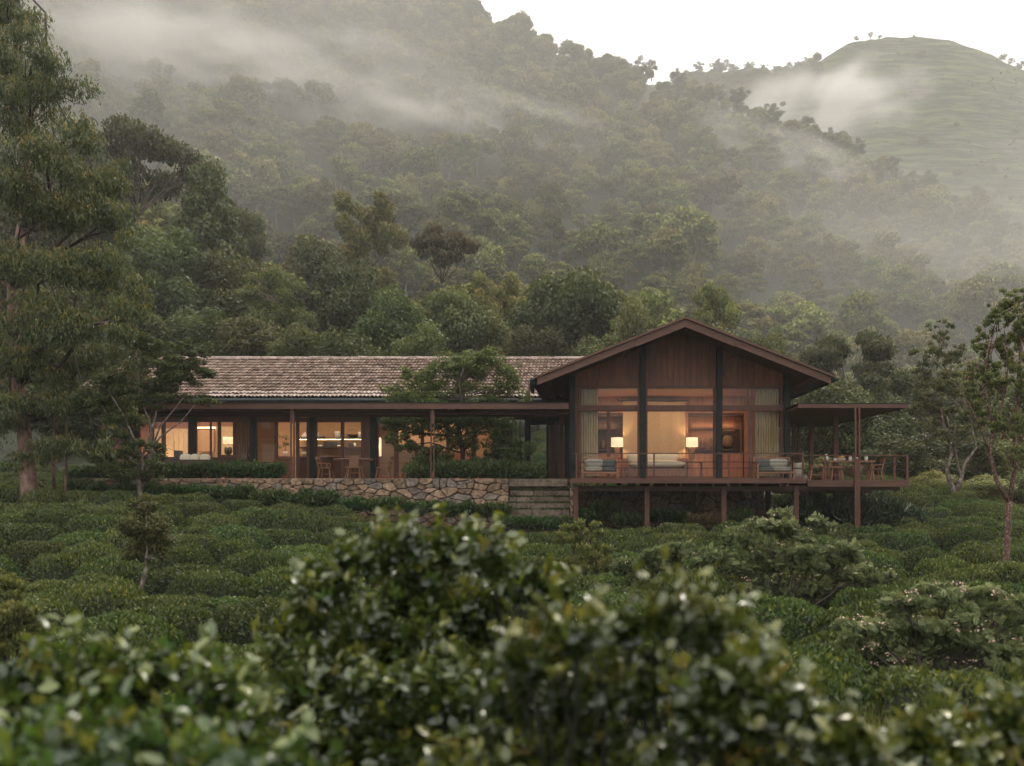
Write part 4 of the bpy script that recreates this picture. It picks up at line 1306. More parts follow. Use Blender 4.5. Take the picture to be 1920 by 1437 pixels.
PB(684, 694, 771, 897, YW-.04, .15).build('wall_panel', M['frame'], wx)
# interior fittings that belong to the wing
YI = 42.2
PB(270, 352, 804, 897, YI, .1).build('closet_wall', M['plaster'], wx)
for a, b in ((316.5, 325.5), (326.2, 335.2), (336, 344)):
    PB(a, b, 812, 890, YI-.03, .03).build('closet_door', M['plaster'], wx)
for q in (815, 833): PB(345, 352, q, q+17, YI-.02, .02).build('closet_panel', M['plaster'], wx)
PB(366, 440, 800, 897, YI, .1).build('lit_wall', M['plaster'], wx)
PB(480, 520, 790, 897, 39.4, .06).build('woven_screen', M['tanwall'], wx)
for q in (818, 845, 870): PB(480, 516, q, q+.6, 39.38, .02).build('screen_seam', M['furn'], wx)
# kitchen
PB(520, 700, 767, 897, YI, .1).build('kitchen_wall', M['tanwall'], wx)
PB(560, 684, 821, 823.5, YI-.45, .45).build('shelf', M['black'], wx)
PB(560, 684, 824, 824.8, YI-.30, .05).build('light_strip', M['led'], wx)
PB(560, 684, 838, 841, YI-.45, .45).build('shelf', M['dfurn'], wx)
PB(560, 684, 855, 857, 40.4, .9).build('worktop', M['furn'], wx)
for k in range(8):
    PB(560+k*15.5, 575+k*15.5, 857.5, 897, 40.45, .8).build('cabinet_door', M['dfurn'], wx)
PB(520, 546, 856, 897, 39.6, .5).build('counter', M['furn'], wx)
# sliding panels right of the kitchen
PB(710, 740, 793, 893, 39.3, .06).build('sliding_panel', M['tanwall'], wx)
PB(710, 740, 836, 836.6, 39.28, .02).build('panel_seam', M['furn'], wx)
PB(747, 790, 847, 883, 39.3, .06).build('low_panel', M['tanwall'], wx)
PB(747, 890, 793, 846, 40.6, .06).build('wall_panel', M['tanwall'], wx)
PB(891, 926, 800, 897, YI, .06).build('lit_wall', M['tanwall'], wx)
striplight('shelf_light', (WX(622, YI), YI-.28, WZ(824.6, YI)), 3.6, .06, 40, (1, .70, .40))
for px, pw in ((290, 36), (335, 40), (398, 26), (430, 20), (500, 30), (560, 14), (620, 22), (665, 16), (725, 26), (770, 22), (830, 14), (905, 26)):
    striplight('unseen_ceiling_light', (WX(px, 40.2), 39.8, 3.95), .9, .9, pw*1.75, (1, .74, .50))  # out-of-view lights, added bay by bay to brighten the wing interior

# breezeway between the wings: posts, door leaf, walls
PB(985, 993, 783, 897, YW, .25).build('breezeway_post', M['dfurn'], wx)
PB(990, 1058, 783, 797, YW+.3, .2).build('breezeway_beam', M['black'], wx)
PB(1024.5, 1029, 770, 897, YW, .2).build('breezeway_post', M['black'], wx)
PB(1030, 1040, 797, 897, YW+.1, .1).build('door_leaf', M['frame'], wx)
PB(1040, 1048, 790, 897, YW, .1).build('door_leaf', M['dfurn'], wx)
PB(1048.5, 1057, 775, 897, YW-.3, .1).build('door_leaf', M['board'], wx)
PB(1058, 1068, 770, 897, 34, 4).build('passage_wall', M['black'], wx)
for px in (953, 960, 967, 975): PB(px-.8, px+.8, 790, 897, YW, .06).build('screen_bar', M['black'], wx)

# flat canopy in front of the tiled roof
cn = thing('veranda_canopy', 'flat brown slatted canopy on thin paired posts along the tiled wing', 'canopy', (WX(590, 30), 30, FZ))
B(-20.9, WX(1066.5, 30), 29.85, 29.95, 2.86, 3.085).build('fascia_board', M['fascia'], cn)
B(-20.92, WX(1067, 30), 29.82, 31.7, 3.09, 3.12).build('roof_sheet', M['black'], cn)
for y in (30.6, 31.55):
    B(-20.8, WX(1064, 30), y, y+.12, 2.70, 3.08).build('beam', M['soffit'], cn)
sb = MB(); x = -20.8
while x < -1.0:
    sb.box(x, x+.05, 29.97, 31.5, 2.83, 2.9); x += .105
tag(sb.build('soffit_slats', M['fascia'], cn), kind='stuff')
for px in (284, 548, 811):
    x = WX(px, 30)
    for s in (-.085, .035):
        B(x+s, x+s+.045, 30.0, 30.06, FZ, 2.86).build('post', M['bronze'], cn)
    B(x-.03, x+.035, 30.0, 30.06, FZ, FZ+.28).build('post_spacer', M['bronze'], cn)
    B(x-.03, x+.035, 30.0, 30.06, 2.3, 2.86).build('post_spacer', M['bronze'], cn)

# =================================================================== PAVILION
pv = thing('dining_pavilion', 'open dining pavilion with flat roof and raised railed deck', 'pavilion', (WX(1600, 33), 33, 0))
PY = 29.0
px0, px1 = WX(1497, PY), WX(1703.5, PY)
PD = .08
B(px0, px1, PY, PY+.08, WZ(765, PY), WZ(757.5, PY)).build('fascia_board', M['fascia'], pv)
B(px1-.08, px1, PY+.08, 39.4, WZ(765, PY), WZ(757.5, PY)).build('fascia_board', M['soffit'], pv)
B(px0-.02, px1+.02, PY-.02, 39.5, WZ(757.2, PY), WZ(755.8, PY)).build('roof_sheet', M['black'], pv)
y = PY+.12
while y < 39.3:
    B(px0, px1-.09, y, y+.16, WZ(763.5, PY), WZ(761.5, PY)).build('soffit_board', M['soffit'], pv)
    y += .18
def post(px, Y, wpx, q0=None, top=2.84, mat='bronze'):
    x = WX(px, Y); w = wpx/FOC*Y/2
    B(x-w, x+w, Y, Y+2*w, float(ground(x, Y))-.2, top).build('post', M[mat], pv)
post(1568, 32.4, 8); post(1522, 36.4, 7.4); post(1489.5, 37, 6); post(1498, 38.4, 5)
for s in (-.1, .045):
    x = WX(1607.5, 28.9)
    B(x+s, x+s+.06, 28.88, 28.96, -2.5, 2.84).build('post', M['bronze'], pv)
B(WX(1607.5, 28.9)-.04, WX(1607.5, 28.9)+.045, 28.885, 28.955, -1.9, .9).build('post_spacer', M['bronze'], pv)
# deck
dx0, dx1 = WX(1514, PY), WX(1703.5, PY)
B(dx0, dx1, PY-.03, PY+.05, WZ(913, PY), PD+.005).build('deck_fascia', M['fascia'], pv)
for k in range(36):
    B(dx0, dx1, PY+.06+k*.15, PY+.2+k*.15, PD-.04, PD).build('deck_board', M['floor'], pv)
B(dx1-.06, dx1, PY+.06, 34.5, WZ(913, PY), PD-.045).build('deck_fascia', M['fascia'], pv)
B(dx0-.5, dx1-.12, PY+.5, PY+.62, WZ(920, PY+.5), WZ(912, PY+.5)).build('bearer', M['fascia'], pv)
B(dx0-.5, dx1-.12, PY+3.5, PY+3.62, -.45, -.12).build('bearer', M['soffit'], pv)
for k in range(9):
    x = dx0+.1+k*.45
    B(x, x+.06, PY+.06, 34.4, -.12, PD-.045).build('joist', M['soffit'], pv)
# railing: front and right side
zr = WZ(853.3, PY)
B(dx0-.05, dx1, PY-.0, PY+.06, zr-.035, zr).build('handrail', M['bronze'], pv)
B(dx1-.06, dx1, PY+.06, 34.4, zr-.035, zr).build('handrail', M['bronze'], pv)
for y in (PY, 30.2, 31.4, 32.7, 34.2):
    B(dx1-.10 if y > PY else dx1-.08, dx1, y, y+.06, PD, zr-.035).build('rail_post', M['bronze'], pv)
B(WX(1546, PY), WX(1549, PY), PY, PY+.05, PD, zr-.035).build('rail_post', M['bronze'], pv)
for q in (868.5, 881):
    z = WZ(q, PY)
    MB().tube([(dx0, PY+.03, z), (dx1-.04, PY+.03, z)], .012, 5).build('railing_rod', M['black'], pv)
    MB().tube([(dx1-.04, PY+.03, z), (dx1-.04, 34.3, z)], .012, 5).build('railing_rod', M['black'], pv)
# back railing
B(dx0, dx1, 34.4, 34.45, zr-.035, zr).build('handrail', M['bronze'], pv)

# dining table, stools, chairs, things on the table
def table(px, Y, wpx, q, legs, name, label, base_z, mat='furn', group=None, dep=.9):
    x = WX(px, Y); W = wpx/FOC*Y; z = WZ(q, Y)
    t = thing(name, label, 'table' if 'table' in name else name.replace('_', ' '), (x, Y, base_z), group)
    B(x-W/2, x+W/2, Y-dep/2, Y+dep/2, z-.05, z).build('top', M[mat], t)
    for sx in (-1, 1):
        for sy in (-1, 1):
            MB().bar((x+sx*(W/2-.12), Y+sy*(dep/2-.1), z-.05), (x+sx*(W/2-.04), Y+sy*(dep/2-.04), base_z), .055).build('leg', M[mat], t)
    return t
table(1590, 31.4, 88, 864.5, 4, 'dining_table', 'long timber dining table laid with food on the pavilion deck', PD)
def stool(px, Y, label, wpx=26, q=874):
    x = WX(px, Y); z = WZ(q, Y); r = wpx/2/FOC*Y
    t = thing('stool', label, 'stool', (x, Y, PD), 'wooden stools around the pavilion table')
    B(x-r, x+r, Y-.2, Y+.2, z-.045, z).build('seat', M['furn'], t)
    for sx in (-1, 1):
        for sy in (-1, 1):
            MB().bar((x+sx*r*.65, Y+sy*.12, z-.045), (x+sx*r*1.0, Y+sy*.19, PD), .045).build('leg', M['furn'], t)
    MB().bar((x-r*.8, Y, PD+.22), (x+r*.8, Y, PD+.22), .03).build('stretcher', M['furn'], t)
stool(1531, 30.2, 'wooden stool nearest the gable deck with a second stool beside it', 30, 873.5)
stool(1567, 30.3, 'wooden stool with splayed legs in front of the middle of the table', 22, 875)
stool(1552, 32.8, 'wooden stool behind the table near the thick post', 24, 874)
stool(1588, 33.0, 'wooden stool on the far side of the table under the fruit', 24, 874)
def side_chair(px, Y, label, flip=1, base=PD, s=1., mat='furn', group='chairs at the pavilion table', back='slat', yaw=0):
    x = WX(px, Y)
    t = thing('chair', label, 'chair', (x, Y, base), group)
    def b(*a): return MB().box(*a)
    def at(a, b_, c): return (x+flip*a*s, Y+b_*s, base+c*s)
    MB().box(x-.24*s, x+.24*s, Y-.22*s, Y+.22*s, base+.43*s, base+.47*s).build('seat', M[mat], t)
    for sx in (-1, 1):
        for sy in (-1, 1):
            MB().bar(at(sx*.19, sy*.17, .43), at(sx*.25, sy*.21, 0), .04*s).build('leg', M[mat], t)
    for sy in (-1, 1):
        MB().bar(at(-.22, sy*.19, .45), at(-.34, sy*.19, .86), .035*s).build('back_post', M[mat], t)
    MB().bar(at(-.33, -.2, .84), at(-.33, .2, .84), .05*s, .1*s).build('back_rail', M[mat], t)
    MB().bar(at(-.28, -.2, .64), at(-.28, .2, .64), .03*s, .05*s).build('back_rail', M[mat], t)
    for sy in (-1, 1):
        MB().bar(at(-.27, sy*.2, .64), at(.12, sy*.22, .62), .035*s).build('armrest', M[mat], t)
        MB().bar(at(.10, sy*.22, .62), at(.12, sy*.2, .45), .03*s).build('arm_post', M[mat], t)
    MB().bar(at(-.2, 0, .2), at(.2, 0, .2), .025*s).build('stretcher', M[mat], t)
    return t
side_chair(1640, 31.2, 'timber chair at the right end of the pavilion table', -1)
side_chair(1618, 32.6, 'timber chair on the far side of the pavilion table', 1)
# tableware
vase(1549, 864.5, 31.4, 9, 13, 'pale vase holding tall leafy stems on the pavilion table', M['ceramic'], 'vase')
rngp = np.random.default_rng(4)
mbp = MB()
tipsb = []
for k in range(16):
    tip = P(1549+rngp.normal()*13, 800+rngp.uniform(0, 40), 31.4+rngp.normal()*.2)
    mbp.tube([P(1549, 853, 31.4), P(1549, 848, 31.4).lerp(tip, .5)+Vector((0,0,.06)), tip], [.008,.006,.003], 4)
    tipsb.append((tuple(tip), (.13,.13,.13), 34))
vt = thing('table_plant', 'bushy stems rising from the vase on the pavilion table', 'plant', tuple(P(1549, 853, 31.4)))
mbp.build('stems', M['dbark'], vt)
V, F, T = foliage(rngp, tipsb, (.07, .03), 'flat')
put(bpy.data.objects.new('leaves', mesh_np('leaves', V-np.array(P(1549, 853, 31.4)), F, [M['l_olive']], T)), vt)
M['fruit'] = mk('ripe_fruit', (.60,.33,.10), .5, .3, 8)
bw = thing('fruit_bowl', 'white bowl heaped with fruit beside the thick pavilion post', 'bowl', tuple(P(1577, 864.5, 31.3)))
MB().lathe(P(1577, 864.5, 31.3), [(.07, 0), (.17, .05), (.19, .09), (.17, .085), (.1, .03)], 14).build('bowl', M['ceramic'], bw, True)
for k in range(8):
    a = k*2.4; c = P(1577, 864.5, 31.3)+Vector((.09*math.cos(a), .09*math.sin(a), .11+.03*(k % 3)))
    MB().pillow(c, .09, .09, .09, 4, 5).build('fruit', M['fruit'], bw, True)
for px, w, h, lb, m_ in ((1594, 6, 8, 'small white cup right of the fruit bowl', 'ceramic'), (1606, 5, 7, 'cream jar just behind the paired pavilion post', 'ceramic'), (1566, 7, 5, 'low white dish left of the fruit bowl', 'ceramic'), (1624, 6, 8, 'small pale jug near the right end of the pavilion table', 'ceramic')):
    vase(px, 864.5, 31.3, w, h, lb, M[m_], 'cup', [(.7,0),(.9,.2),(1,.9),(.9,1)], 'cup')

# =================================================================== FURNITURE OF THE WING
# three chairs and a round table on the veranda
side_chair(611, 34.2, 'wooden armchair facing right, left of the round veranda table', 1, FZ, 1.12, 'furn', 'wooden chairs around the veranda table')
side_chair(719, 34.2, 'wooden armchair facing left, right of the round veranda table', -1, FZ, 1.12, 'furn', 'wooden chairs around the veranda table')
x = WX(666, 33.6); Y = 33.6
t = thing('chair', 'wooden chair seen from its solid back, in front of the veranda table', 'chair', (x, Y, FZ), 'wooden chairs around the veranda table')
B(x-.40, x+.40, Y-.22, Y+.22, WZ(877.5, Y), WZ(875, Y)).build('seat', M['furn'], t)
B(x-.20, x+.20, Y-.2, Y-.17, WZ(875, Y), WZ(855, Y)).build('backrest', M['furn'], t)
for sx in (-1, 1):
    for sy in (-1, 1):
        MB().bar((x+sx*.22, Y+sy*.15, WZ(877, Y)), (x+sx*.28, Y+sy*.2, FZ), .045).build('leg', M['furn'], t)
MB().bar((x-.24, Y, WZ(887, Y)), (x+.24, Y, WZ(887, Y)), .025, .04).build('stretcher', M['furn'], t)
c = P(663, 861, 34.6)
t = thing('round_table', 'round wooden pedestal table on the veranda between three chairs', 'table', (c.x, 34.6, FZ))
MB().lathe((c.x, 34.6, c.z-.05), [(.86, 0), (.88, .03), (.86, .05)], 24).build('top', M['furn'], t)
for a in (0, 2.1, 4.2):
    MB().bar((c.x+.25*math.cos(a), 34.6+.25*math.sin(a), c.z-.05), (c.x+.5*math.cos(a), 34.6+.5*math.sin(a), FZ), .06).build('leg', M['furn'], t)
# sofa with cushions
sf = thing('sofa', 'dark low sofa in front of the glowing closet wall', 'sofa', (WX(345, 36.5), 36.5, FZ))
PB(288, 440, 862, 892, 36.6, .8).build('base', M['dfurn'], sf)
PB(288, 338, 857, 866, 37.3, .12).build('backrest', M['dfurn'], sf)
PB(392, 440, 858, 866, 37.3, .12).build('backrest', M['dfurn'], sf)
for px, w, lb in ((348.5, 21, 'white cushion at the left of three on the dark sofa'), (366, 15, 'small white cushion between two larger ones on the dark sofa'), (385, 19, 'white cushion at the right of three on the dark sofa')):
    tag(MB().pillow(P(px, 861, 36.75), w/FOC*36.75, .25, .5, 8, 6).build('cushion', M['cream'], None, True), lb, 'cushion', 'white cushions on the sofa')
# framed textile and lamp
fp = thing('framed_picture', 'framed pale textile hanging beside the lit table lamp', 'picture', tuple(P(384, 848, 41.9)))
PB(371, 400, 806, 846, 41.9, .03).build('picture', M['tanwall'], fp)
for a, b, q0, q1 in ((369, 371, 804, 848), (400, 402, 804, 848), (371, 400, 804, 806), (371, 400, 846, 848)):
    PB(a, b, q0, q1, 41.88, .06).build('frame', M['furn'], fp)
PB(367, 403, 801, 803.5, 41.8, .06).build('picture_light', M['led'], fp)
table_lamp(428, 820, 832, 853, 40.6, 19, 'cream-shaded lamp on a dark round base beside the brown curtain', 22, True)
PB(414, 440, 853, 880, 40.2, .8).build('side_cabinet', M['dfurn'], None)['label'] = 'dark cabinet carrying the lamp with the round base'
bpy.data.objects['side_cabinet']['category'] = 'cabinet'
curtain(440, 468, 772, 896, YW+.3, M['curtain2'], 'brown pleated curtain between two dark columns of the tiled wing', 6, 'curtains in the tiled wing', seed=3)
lamplight('floor_light', tuple(P(293, 858, 41.5)), 22, .15)
# plant and trough
pt = thing('potted_plant', 'long-stemmed plant in a ribbed trough behind the dark sofa', 'plant', tuple(P(332, 855, 39.5)))
PB(326, 337, 845, 857, 39.4, .3).build('trough', M['l_bed'] if False else M['gutter'], pt)
MB().tube([P(328, 846, 39.5), P(326, 835, 39.5), P(327, 828, 39.5)], .012, 4).tube([P(329, 846, 39.5), P(320, 843, 39.5), P(314, 840, 39.5)], .012, 4).build('stem', M['dbark'], pt)
# kitchen ware
KP = 'pots and vessels on the kitchen shelves'
KY = YI-.2
for px, q, w, h, lb, m_, pf in (
 (572, 821, 13, 11, 'cream cone-shaped lidded pot on the upper kitchen shelf', 'ceramic', [(.9,0),(1,.25),(.85,.45),(.3,.85),(.05,1)]),
 (596, 821, 4, 10, 'slim cream bottle on the upper kitchen shelf', 'ceramic', [(1,0),(1,.8),(.7,1)]),
 (604, 821, 12, 4, 'shallow grey dish on the upper kitchen shelf', 'pot', [(.4,0),(1,.8),(.9,1)]),
 (633, 821, 11, 12, 'cream cylinder jar left of the kitchen mullion', 'ceramic', [(1,0),(1,.85),(.9,1)]),
 (661, 821, 22, 6, 'wide dark boat-shaped bowl on the upper kitchen shelf', 'dceramic', [(.3,0),(.8,.5),(1,1)]),
 (675, 821, 8, 11, 'cream jar at the right end of the upper kitchen shelf', 'ceramic', [(1,0),(1,.9),(.9,1)]),
 (600, 838, 12, 3, 'stack of pale plates under the glowing shelf', 'ceramic', [(.8,0),(1,.5),(1,1)]),
 (636, 838, 8, 3, 'small pale dish under the glowing shelf', 'ceramic', [(.8,0),(1,.5),(1,1)]),
 (665, 838, 6, 7, 'white jug under the right part of the glowing shelf', 'ceramic', [(.8,0),(1,.4),(.7,1)]),
 (575, 855, 18, 7, 'wire tray of dishes on the kitchen worktop', 'pot', [(.9,0),(1,.4),(1,1)]),
 (535, 856, 7, 9, 'white vase with leafy twigs on the timber counter', 'ceramic', [(.6,0),(.9,.4),(1,1)])):
    Yv = KY if q < 850 else (40.8 if q == 855 else 39.8)
    vase(px, q, Yv, w, h, lb, M[m_], 'vessel' if q < 856 else 'vase', pf, 'vessel' if q < 856 else 'vase', KP if q < 856 else None)
for a, b, q0, lb in ((607, 629, 829, 'wide dark box under the left part of the glowing shelf'), (653, 663, 832, 'small dark box under the right part of the glowing shelf')):
    tag(PB(a, b, q0, 838, KY-.1, .25).build('storage_box', M['dceramic'], None), lb, 'box', 'dark boxes on the kitchen shelf')
# twigs in the counter vase
mbp = MB(); tb = []
for k in range(7):
    tip = P(535+rngp.uniform(-22, 6), rngp.uniform(812, 840), 39.8)
    mbp.tube([P(535, 848, 39.8), tip], [.008, .004], 4); tb.append((tuple(tip), (.12,.08,.1), 12))
vt = thing('cut_branches', 'leafy cut branches leaning left out of the white vase', 'branches', tuple(P(535, 848, 39.8)))
mbp.build('twigs', M['dbark'], vt)
V, F, T = foliage(rngp, tb, (.14, .05), 'flat')
put(bpy.data.objects.new('leaves', mesh_np('leaves', V-np.array(P(535, 848, 39.8)), F, [M['l_green']], T)), vt)
# paper lantern by the panel
pl = thing('paper_lantern', 'tall slim glowing paper lantern beside the tan sliding panel', 'lantern', tuple(P(713, 856, 38.9)))
MB().lathe(P(712, 856, 38.9), [(.07,0),(.085,.05),(.085,.85),(.06,.95)], 12).build('lantern_body', M['shade'], pl, True)
MB().lathe(P(712, 856, 38.9)+Vector((0,0,-.05)), [(.14,0),(.14,.04)], 12).build('lantern_base', M['dfurn'], pl, True)
MB().tube([P(712, 825, 38.9), P(712, 800, 38.9)], .01, 4).build('cord', M['black'], pl)
lamplight('lantern_bulb', (-.05, -.15, .5), 3, .1).parent = pl
# pendant over the kitchen
pd = thing('pendant_lamp', 'thin brass pendant bar hanging before the kitchen shelves', 'lamp', tuple(P(660, 791, 39)))
MB().tube([P(660, 775, 39), P(660, 803, 39)], .008, 4).build('cord', M['black'], pd)
MB().tube([P(654, 806, 39), P(660, 804, 39), P(670, 806, 39)], .02, 6).build('bar', M['furn'], pd)
# small bistro tables outside the sofa bay
for px, w, q, lb, Yt in ((466, 22, 862, 'small dark round side table in front of the brown curtain', 35.0), (497, 22, 867, 'low dark bench end beside the small round side table', 35.6)):
    c = P(px, q, Yt)
    t = thing('side_table', lb, 'table', (c.x, Yt, FZ))
    MB().lathe((c.x, Yt, c.z-.04), [(.25, 0), (.27, .02), (.25, .04)], 16).build('top', M['black'], t)
    for a in (.3, 2.4, 4.5):
        MB().bar((c.x+.1*math.cos(a), Yt+.1*math.sin(a), c.z-.04), (c.x+.24*math.cos(a), Yt+.24*math.sin(a), FZ), .025).build('leg', M['furn'], t)
# sculpture on that table
tag(MB().tube([P(466, 862, 35), P(464, 852, 35), P(468, 846, 35), P(465, 838, 35)], [.05,.03,.045,.02], 6).build('sculpture', M['black'], None, True), 'dark upright sculpture on the small round side table', 'sculpture')

# =================================================================== STONE WALL AND STEPS
def voronoi(x0, x1, z0, z1, nx, nz, rng, jit=.5, gap=.006):
    sx = (x1-x0)/nx; sz = (z1-z0)/nz; S = []
    for j in range(nz):
        for i in range(nx):
            if rng.random() < .2: continue
            S.append((x0+sx*(i+.5+(.25 if j % 2 else -.25)+rng.uniform(-jit, jit)), z0+sz*(j+.5+rng.uniform(-jit, jit))))
    S = np.array(S); asp = sx/sz
    out = []
    for k, (px, pz) in enumerate(S):
        poly = [(x0, z0), (x1, z0), (x1, z1), (x0, z1)]
        d = ((S[:, 0]-px)/asp)**2+(S[:, 1]-pz)**2
        for q in np.argsort(d)[1:18]:
            qx, qz = S[q]
            # anisotropic bisector
            nxn, nzn = (qx-px)/asp**2, (qz-pz)
            c = nxn*(px+qx)/2+nzn*(pz+qz)/2
            ln = math.hypot(nxn, nzn); c -= gap*ln
            new = []
            for i in range(len(poly)):
                a = poly[i]; b = poly[(i+1) % len(poly)]
                fa = nxn*a[0]+nzn*a[1]-c; fb = nxn*b[0]+nzn*b[1]-c
                if fa <= 0: new.append(a)
                if fa*fb < 0:
                    t = fa/(fa-fb); new.append((a[0]+(b[0]-a[0])*t, a[1]+(b[1]-a[1])*t))
            poly = new
            if len(poly) < 3: break
        if len(poly) >= 3: out.append(poly)
    return out
def stones(polys, Yf, parent, rng, mats, depth=.16):
    for poly in polys:
        cx = sum(p[0] for p in poly)/len(poly); cz = sum(p[1] for p in poly)/len(poly)
        # drop nearly doubled points
        pp = [p for i, p in enumerate(poly) if math.hypot(p[0]-poly[i-1][0], p[1]-poly[i-1][1]) > .02]
        if len(pp) < 3: continue
        d = rng.uniform(0, .07); m = len(pp)
        # round corners by cutting them
        cut = []
        for i in range(m):
            a, b, c = pp[i-1], pp[i], pp[(i+1) % m]
            cut.append((b[0]+(a[0]-b[0])*.16, b[1]+(a[1]-b[1])*.16)); cut.append((b[0]+(c[0]-b[0])*.16, b[1]+(c[1]-b[1])*.16))
        m = len(cut); mb = MB()
        for s, y in ((1, Yf+depth), (1, Yf-d*.3), (.86, Yf-.035-d)):
            for x, z in cut:
                mb.v.append((cx+(x-cx)*s, y+(rng.normal()*.006 if s < 1 else 0), cz+(z-cz)*s))
        for r in range(2):
            for i in range(m):
                j = (i+1) % m
                mb.f.append((r*m+j, r*m+i, (r+1)*m+i, (r+1)*m+j)[::-1] if False else (r*m+i, r*m+j, (r+1)*m+j, (r+1)*m+i))
        mb.f.append(tuple(2*m+i for i in range(m)))
        mb.build('stone', M[mats[0] if rng.random() < .74 else mats[1]], parent)
rs = np.random.default_rng(21)
SX0, SX1 = WX(138, 30), WX(953, 30)
sw = thing('stone_wall', 'tan and grey rubble stone retaining wall below the tiled wing', 'wall', ((SX0+SX1)/2, 30, -1.6), kind='thing')
zw = WZ(897.5, 30)
stones(voronoi(SX0, SX1, -1.75, zw-.0, 40, 9, rs), 30.0, sw, rs, ('stone', 'stoneg'))
B(SX0+.01, SX1-.02, 30.06, 30.42, -2.2, zw-.012).build('mortar_core', M['mortar'], sw)
ss = thing('stone_steps', 'mossy stone steps climbing between the stone wall and the gable deck', 'steps', (WX(1010, 30), 30, -1.6))
tops = [898, 908.5, 920, 932, 943.5, 955.5, 967]
for i in range(6):
    Y = 31.0-.3*i
    zt = WZ(tops[i], Y) if i else FZ-.005; zb = WZ(tops[i+1], Y)-.02
    x = WX(953.5, 30)+.02 if i == 0 else WX(953.5, 30)+.02
    xe = WX(1069, 30)
    sx_ = x
    while sx_ < xe-.05:
        w = min(rs.uniform(.26, .62), xe-sx_)
        d = rs.uniform(0, .04)
        # block with a worn top edge
        mb = MB().box(sx_+.008, sx_+w-.008, Y-d, Y+.36, zb-.03, zt-rs.uniform(.0, .015))
        mb.build('stone', M['mossy'], ss)
        sx_ += w
    B(x+.03, xe-.03, Y+.06, Y+.5, -2.0, zt-.04).build('step_core', M['mortar'], ss)
stones(voronoi(WX(1069.5, 30), WX(1076, 30), -1.9, FZ-.06, 1, 6, rs, .2), 29.6, ss, rs, ('stone', 'stoneg'))
# rough stone foundation under the gable deck
fw = thing('foundation_wall', 'shadowed rubble foundation wall under the gable deck', 'wall', (XM, 33.8, -2), kind='thing')
stones(voronoi(XL, XR-.3, -2.0, -.35, 16, 4, rs), 33.8, fw, rs, ('stone', 'stoneg'))
B(XL+.02, XR-.32, 33.87, 34.3, -2.4, -.34).build('mortar_core', M['mortar'], fw)
# =================================================================== TEA FIELD
def tea_mesh(seed, n=5200, leaf=(.085, .036)):
    rng = np.random.default_rng(seed)
    a = rng.uniform(0, 6.283, n); r = rng.random(n)**.5
    r = np.minimum(r*1.06, 1.0)
    lump = 1+.10*np.sin(a*3+seed)+.06*np.sin(a*5+2*seed)
    x = .98*r*lump*np.cos(a); y = .86*r*lump*np.sin(a)
    top = .78*(1-r**4.2)+.035*np.sin(x*7+seed)+.035*np.sin(y*8+seed)
    z = top + rng.normal(size=n)*.028
    z = np.where(r > .93, rng.uniform(-.15, .35, n), z)
    d = unit(np.stack([x*(r**2)*1.4, y*(r**2)*1.4, 1.05-r**3], -1))
    ax = unit(d*.65+np.array([0, 0, .55])+rng.normal(size=(n, 3))*.55)
    nr = unit(d+rng.normal(size=(n, 3))*.6)
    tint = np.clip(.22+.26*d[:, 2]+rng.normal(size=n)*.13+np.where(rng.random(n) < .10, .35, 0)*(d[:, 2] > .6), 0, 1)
    V, F, T = leaf_quads(np.stack([x, y, z], -1), ax, nr, leaf[0]*rng.uniform(.7, 1.35, n), leaf[1]*rng.uniform(.8, 1.25, n), tint)
    # woody core
    S, K = 14, 6; cv = []; cf = []
    for j in range(K+1):
        rr = 1-j/K
        for k in range(S):
            t = 6.283*k/S; l_ = 1+.10*math.sin(t*3+seed)+.06*math.sin(t*5+2*seed)
            zz = .72*(1-rr**4.2)+rng.normal()*.02 if j else -.25
            cv.append((.93*rr*l_*math.cos(t), .81*rr*l_*math.sin(t), zz-.03))
    for j in range(K):
        for k in range(S):
            cf.append((j*S+k, j*S+(k+1) % S, (j+1)*S+(k+1) % S, (j+1)*S+k))
    cf = np.array(cf)+len(V)
    mi = np.concatenate([np.zeros(len(F), np.int32), np.ones(len(cf), np.int32)])
    return mesh_np('tea_bush', np.concatenate([V, np.array(cv)]), [np.concatenate([F, cf])], [M['l_tea'], M['twig']], np.concatenate([T, np.zeros(len(cv))]), mi)
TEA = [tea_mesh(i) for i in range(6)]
tr_ = np.random.default_rng(15)
spots = []
y = 8.3
row = 0
while y < 47:
    sp = 1.5
    x0, x1 = WX(-60, y)-1, WX(1980, y)+1
    x = x0 + tr_.uniform(0, sp)
    rowj = 1
    while x < x1:
        yy = y + .45*math.sin(x*.33+row*.25) + .30*math.sin(x*.12+1.7) + tr_.normal()*.10
        px = CX+FOC*x/yy
        ok = True
        if -21.2 < x < -3.0 and yy > 28.9: ok = False
        if -3.4 <= x < -.6 and yy > 28.9: ok = False
        if -1.4 < x < 7.9 and yy > 28.6: ok = False
        if 7.9 <= x < 12.4 and 29.2 < yy < 36: ok = False
        if -21.2 < x < 8.2 and 28 < yy < 47: ok = False
        if yy > 46.5: ok = False
        if 1330 < px < 1640 and 15.6 < yy < 17.6: ok = False
        if px > 1580 and 9.9 < yy < 12.3: ok = False
        if ok and tr_.random() < .965:
            spots.append((x+tr_.normal()*.08, yy, tr_.uniform(.92, 1.35), tr_.uniform(.60, .78), tr_.uniform(.80, 1.22)))
        x += sp*tr_.uniform(.8, 1.25) if tr_.random() > .05 else sp*1.6
    y += 1.5 if y < 30 else 1.6; row += 1
for _ in range(300):                       # tea slope seen through the breezeway and behind the house
    yy = tr_.uniform(46, 74); x = tr_.uniform(-.22, .16)*yy
    spots.append((x, yy, tr_.uniform(1, 1.3), tr_.uniform(.8, 1.0), 1.1))
def appar(s):
    px = CX+FOC*s[0]/s[1]
    return (1.0/s[1]) if -40 < px < 1960 else 0
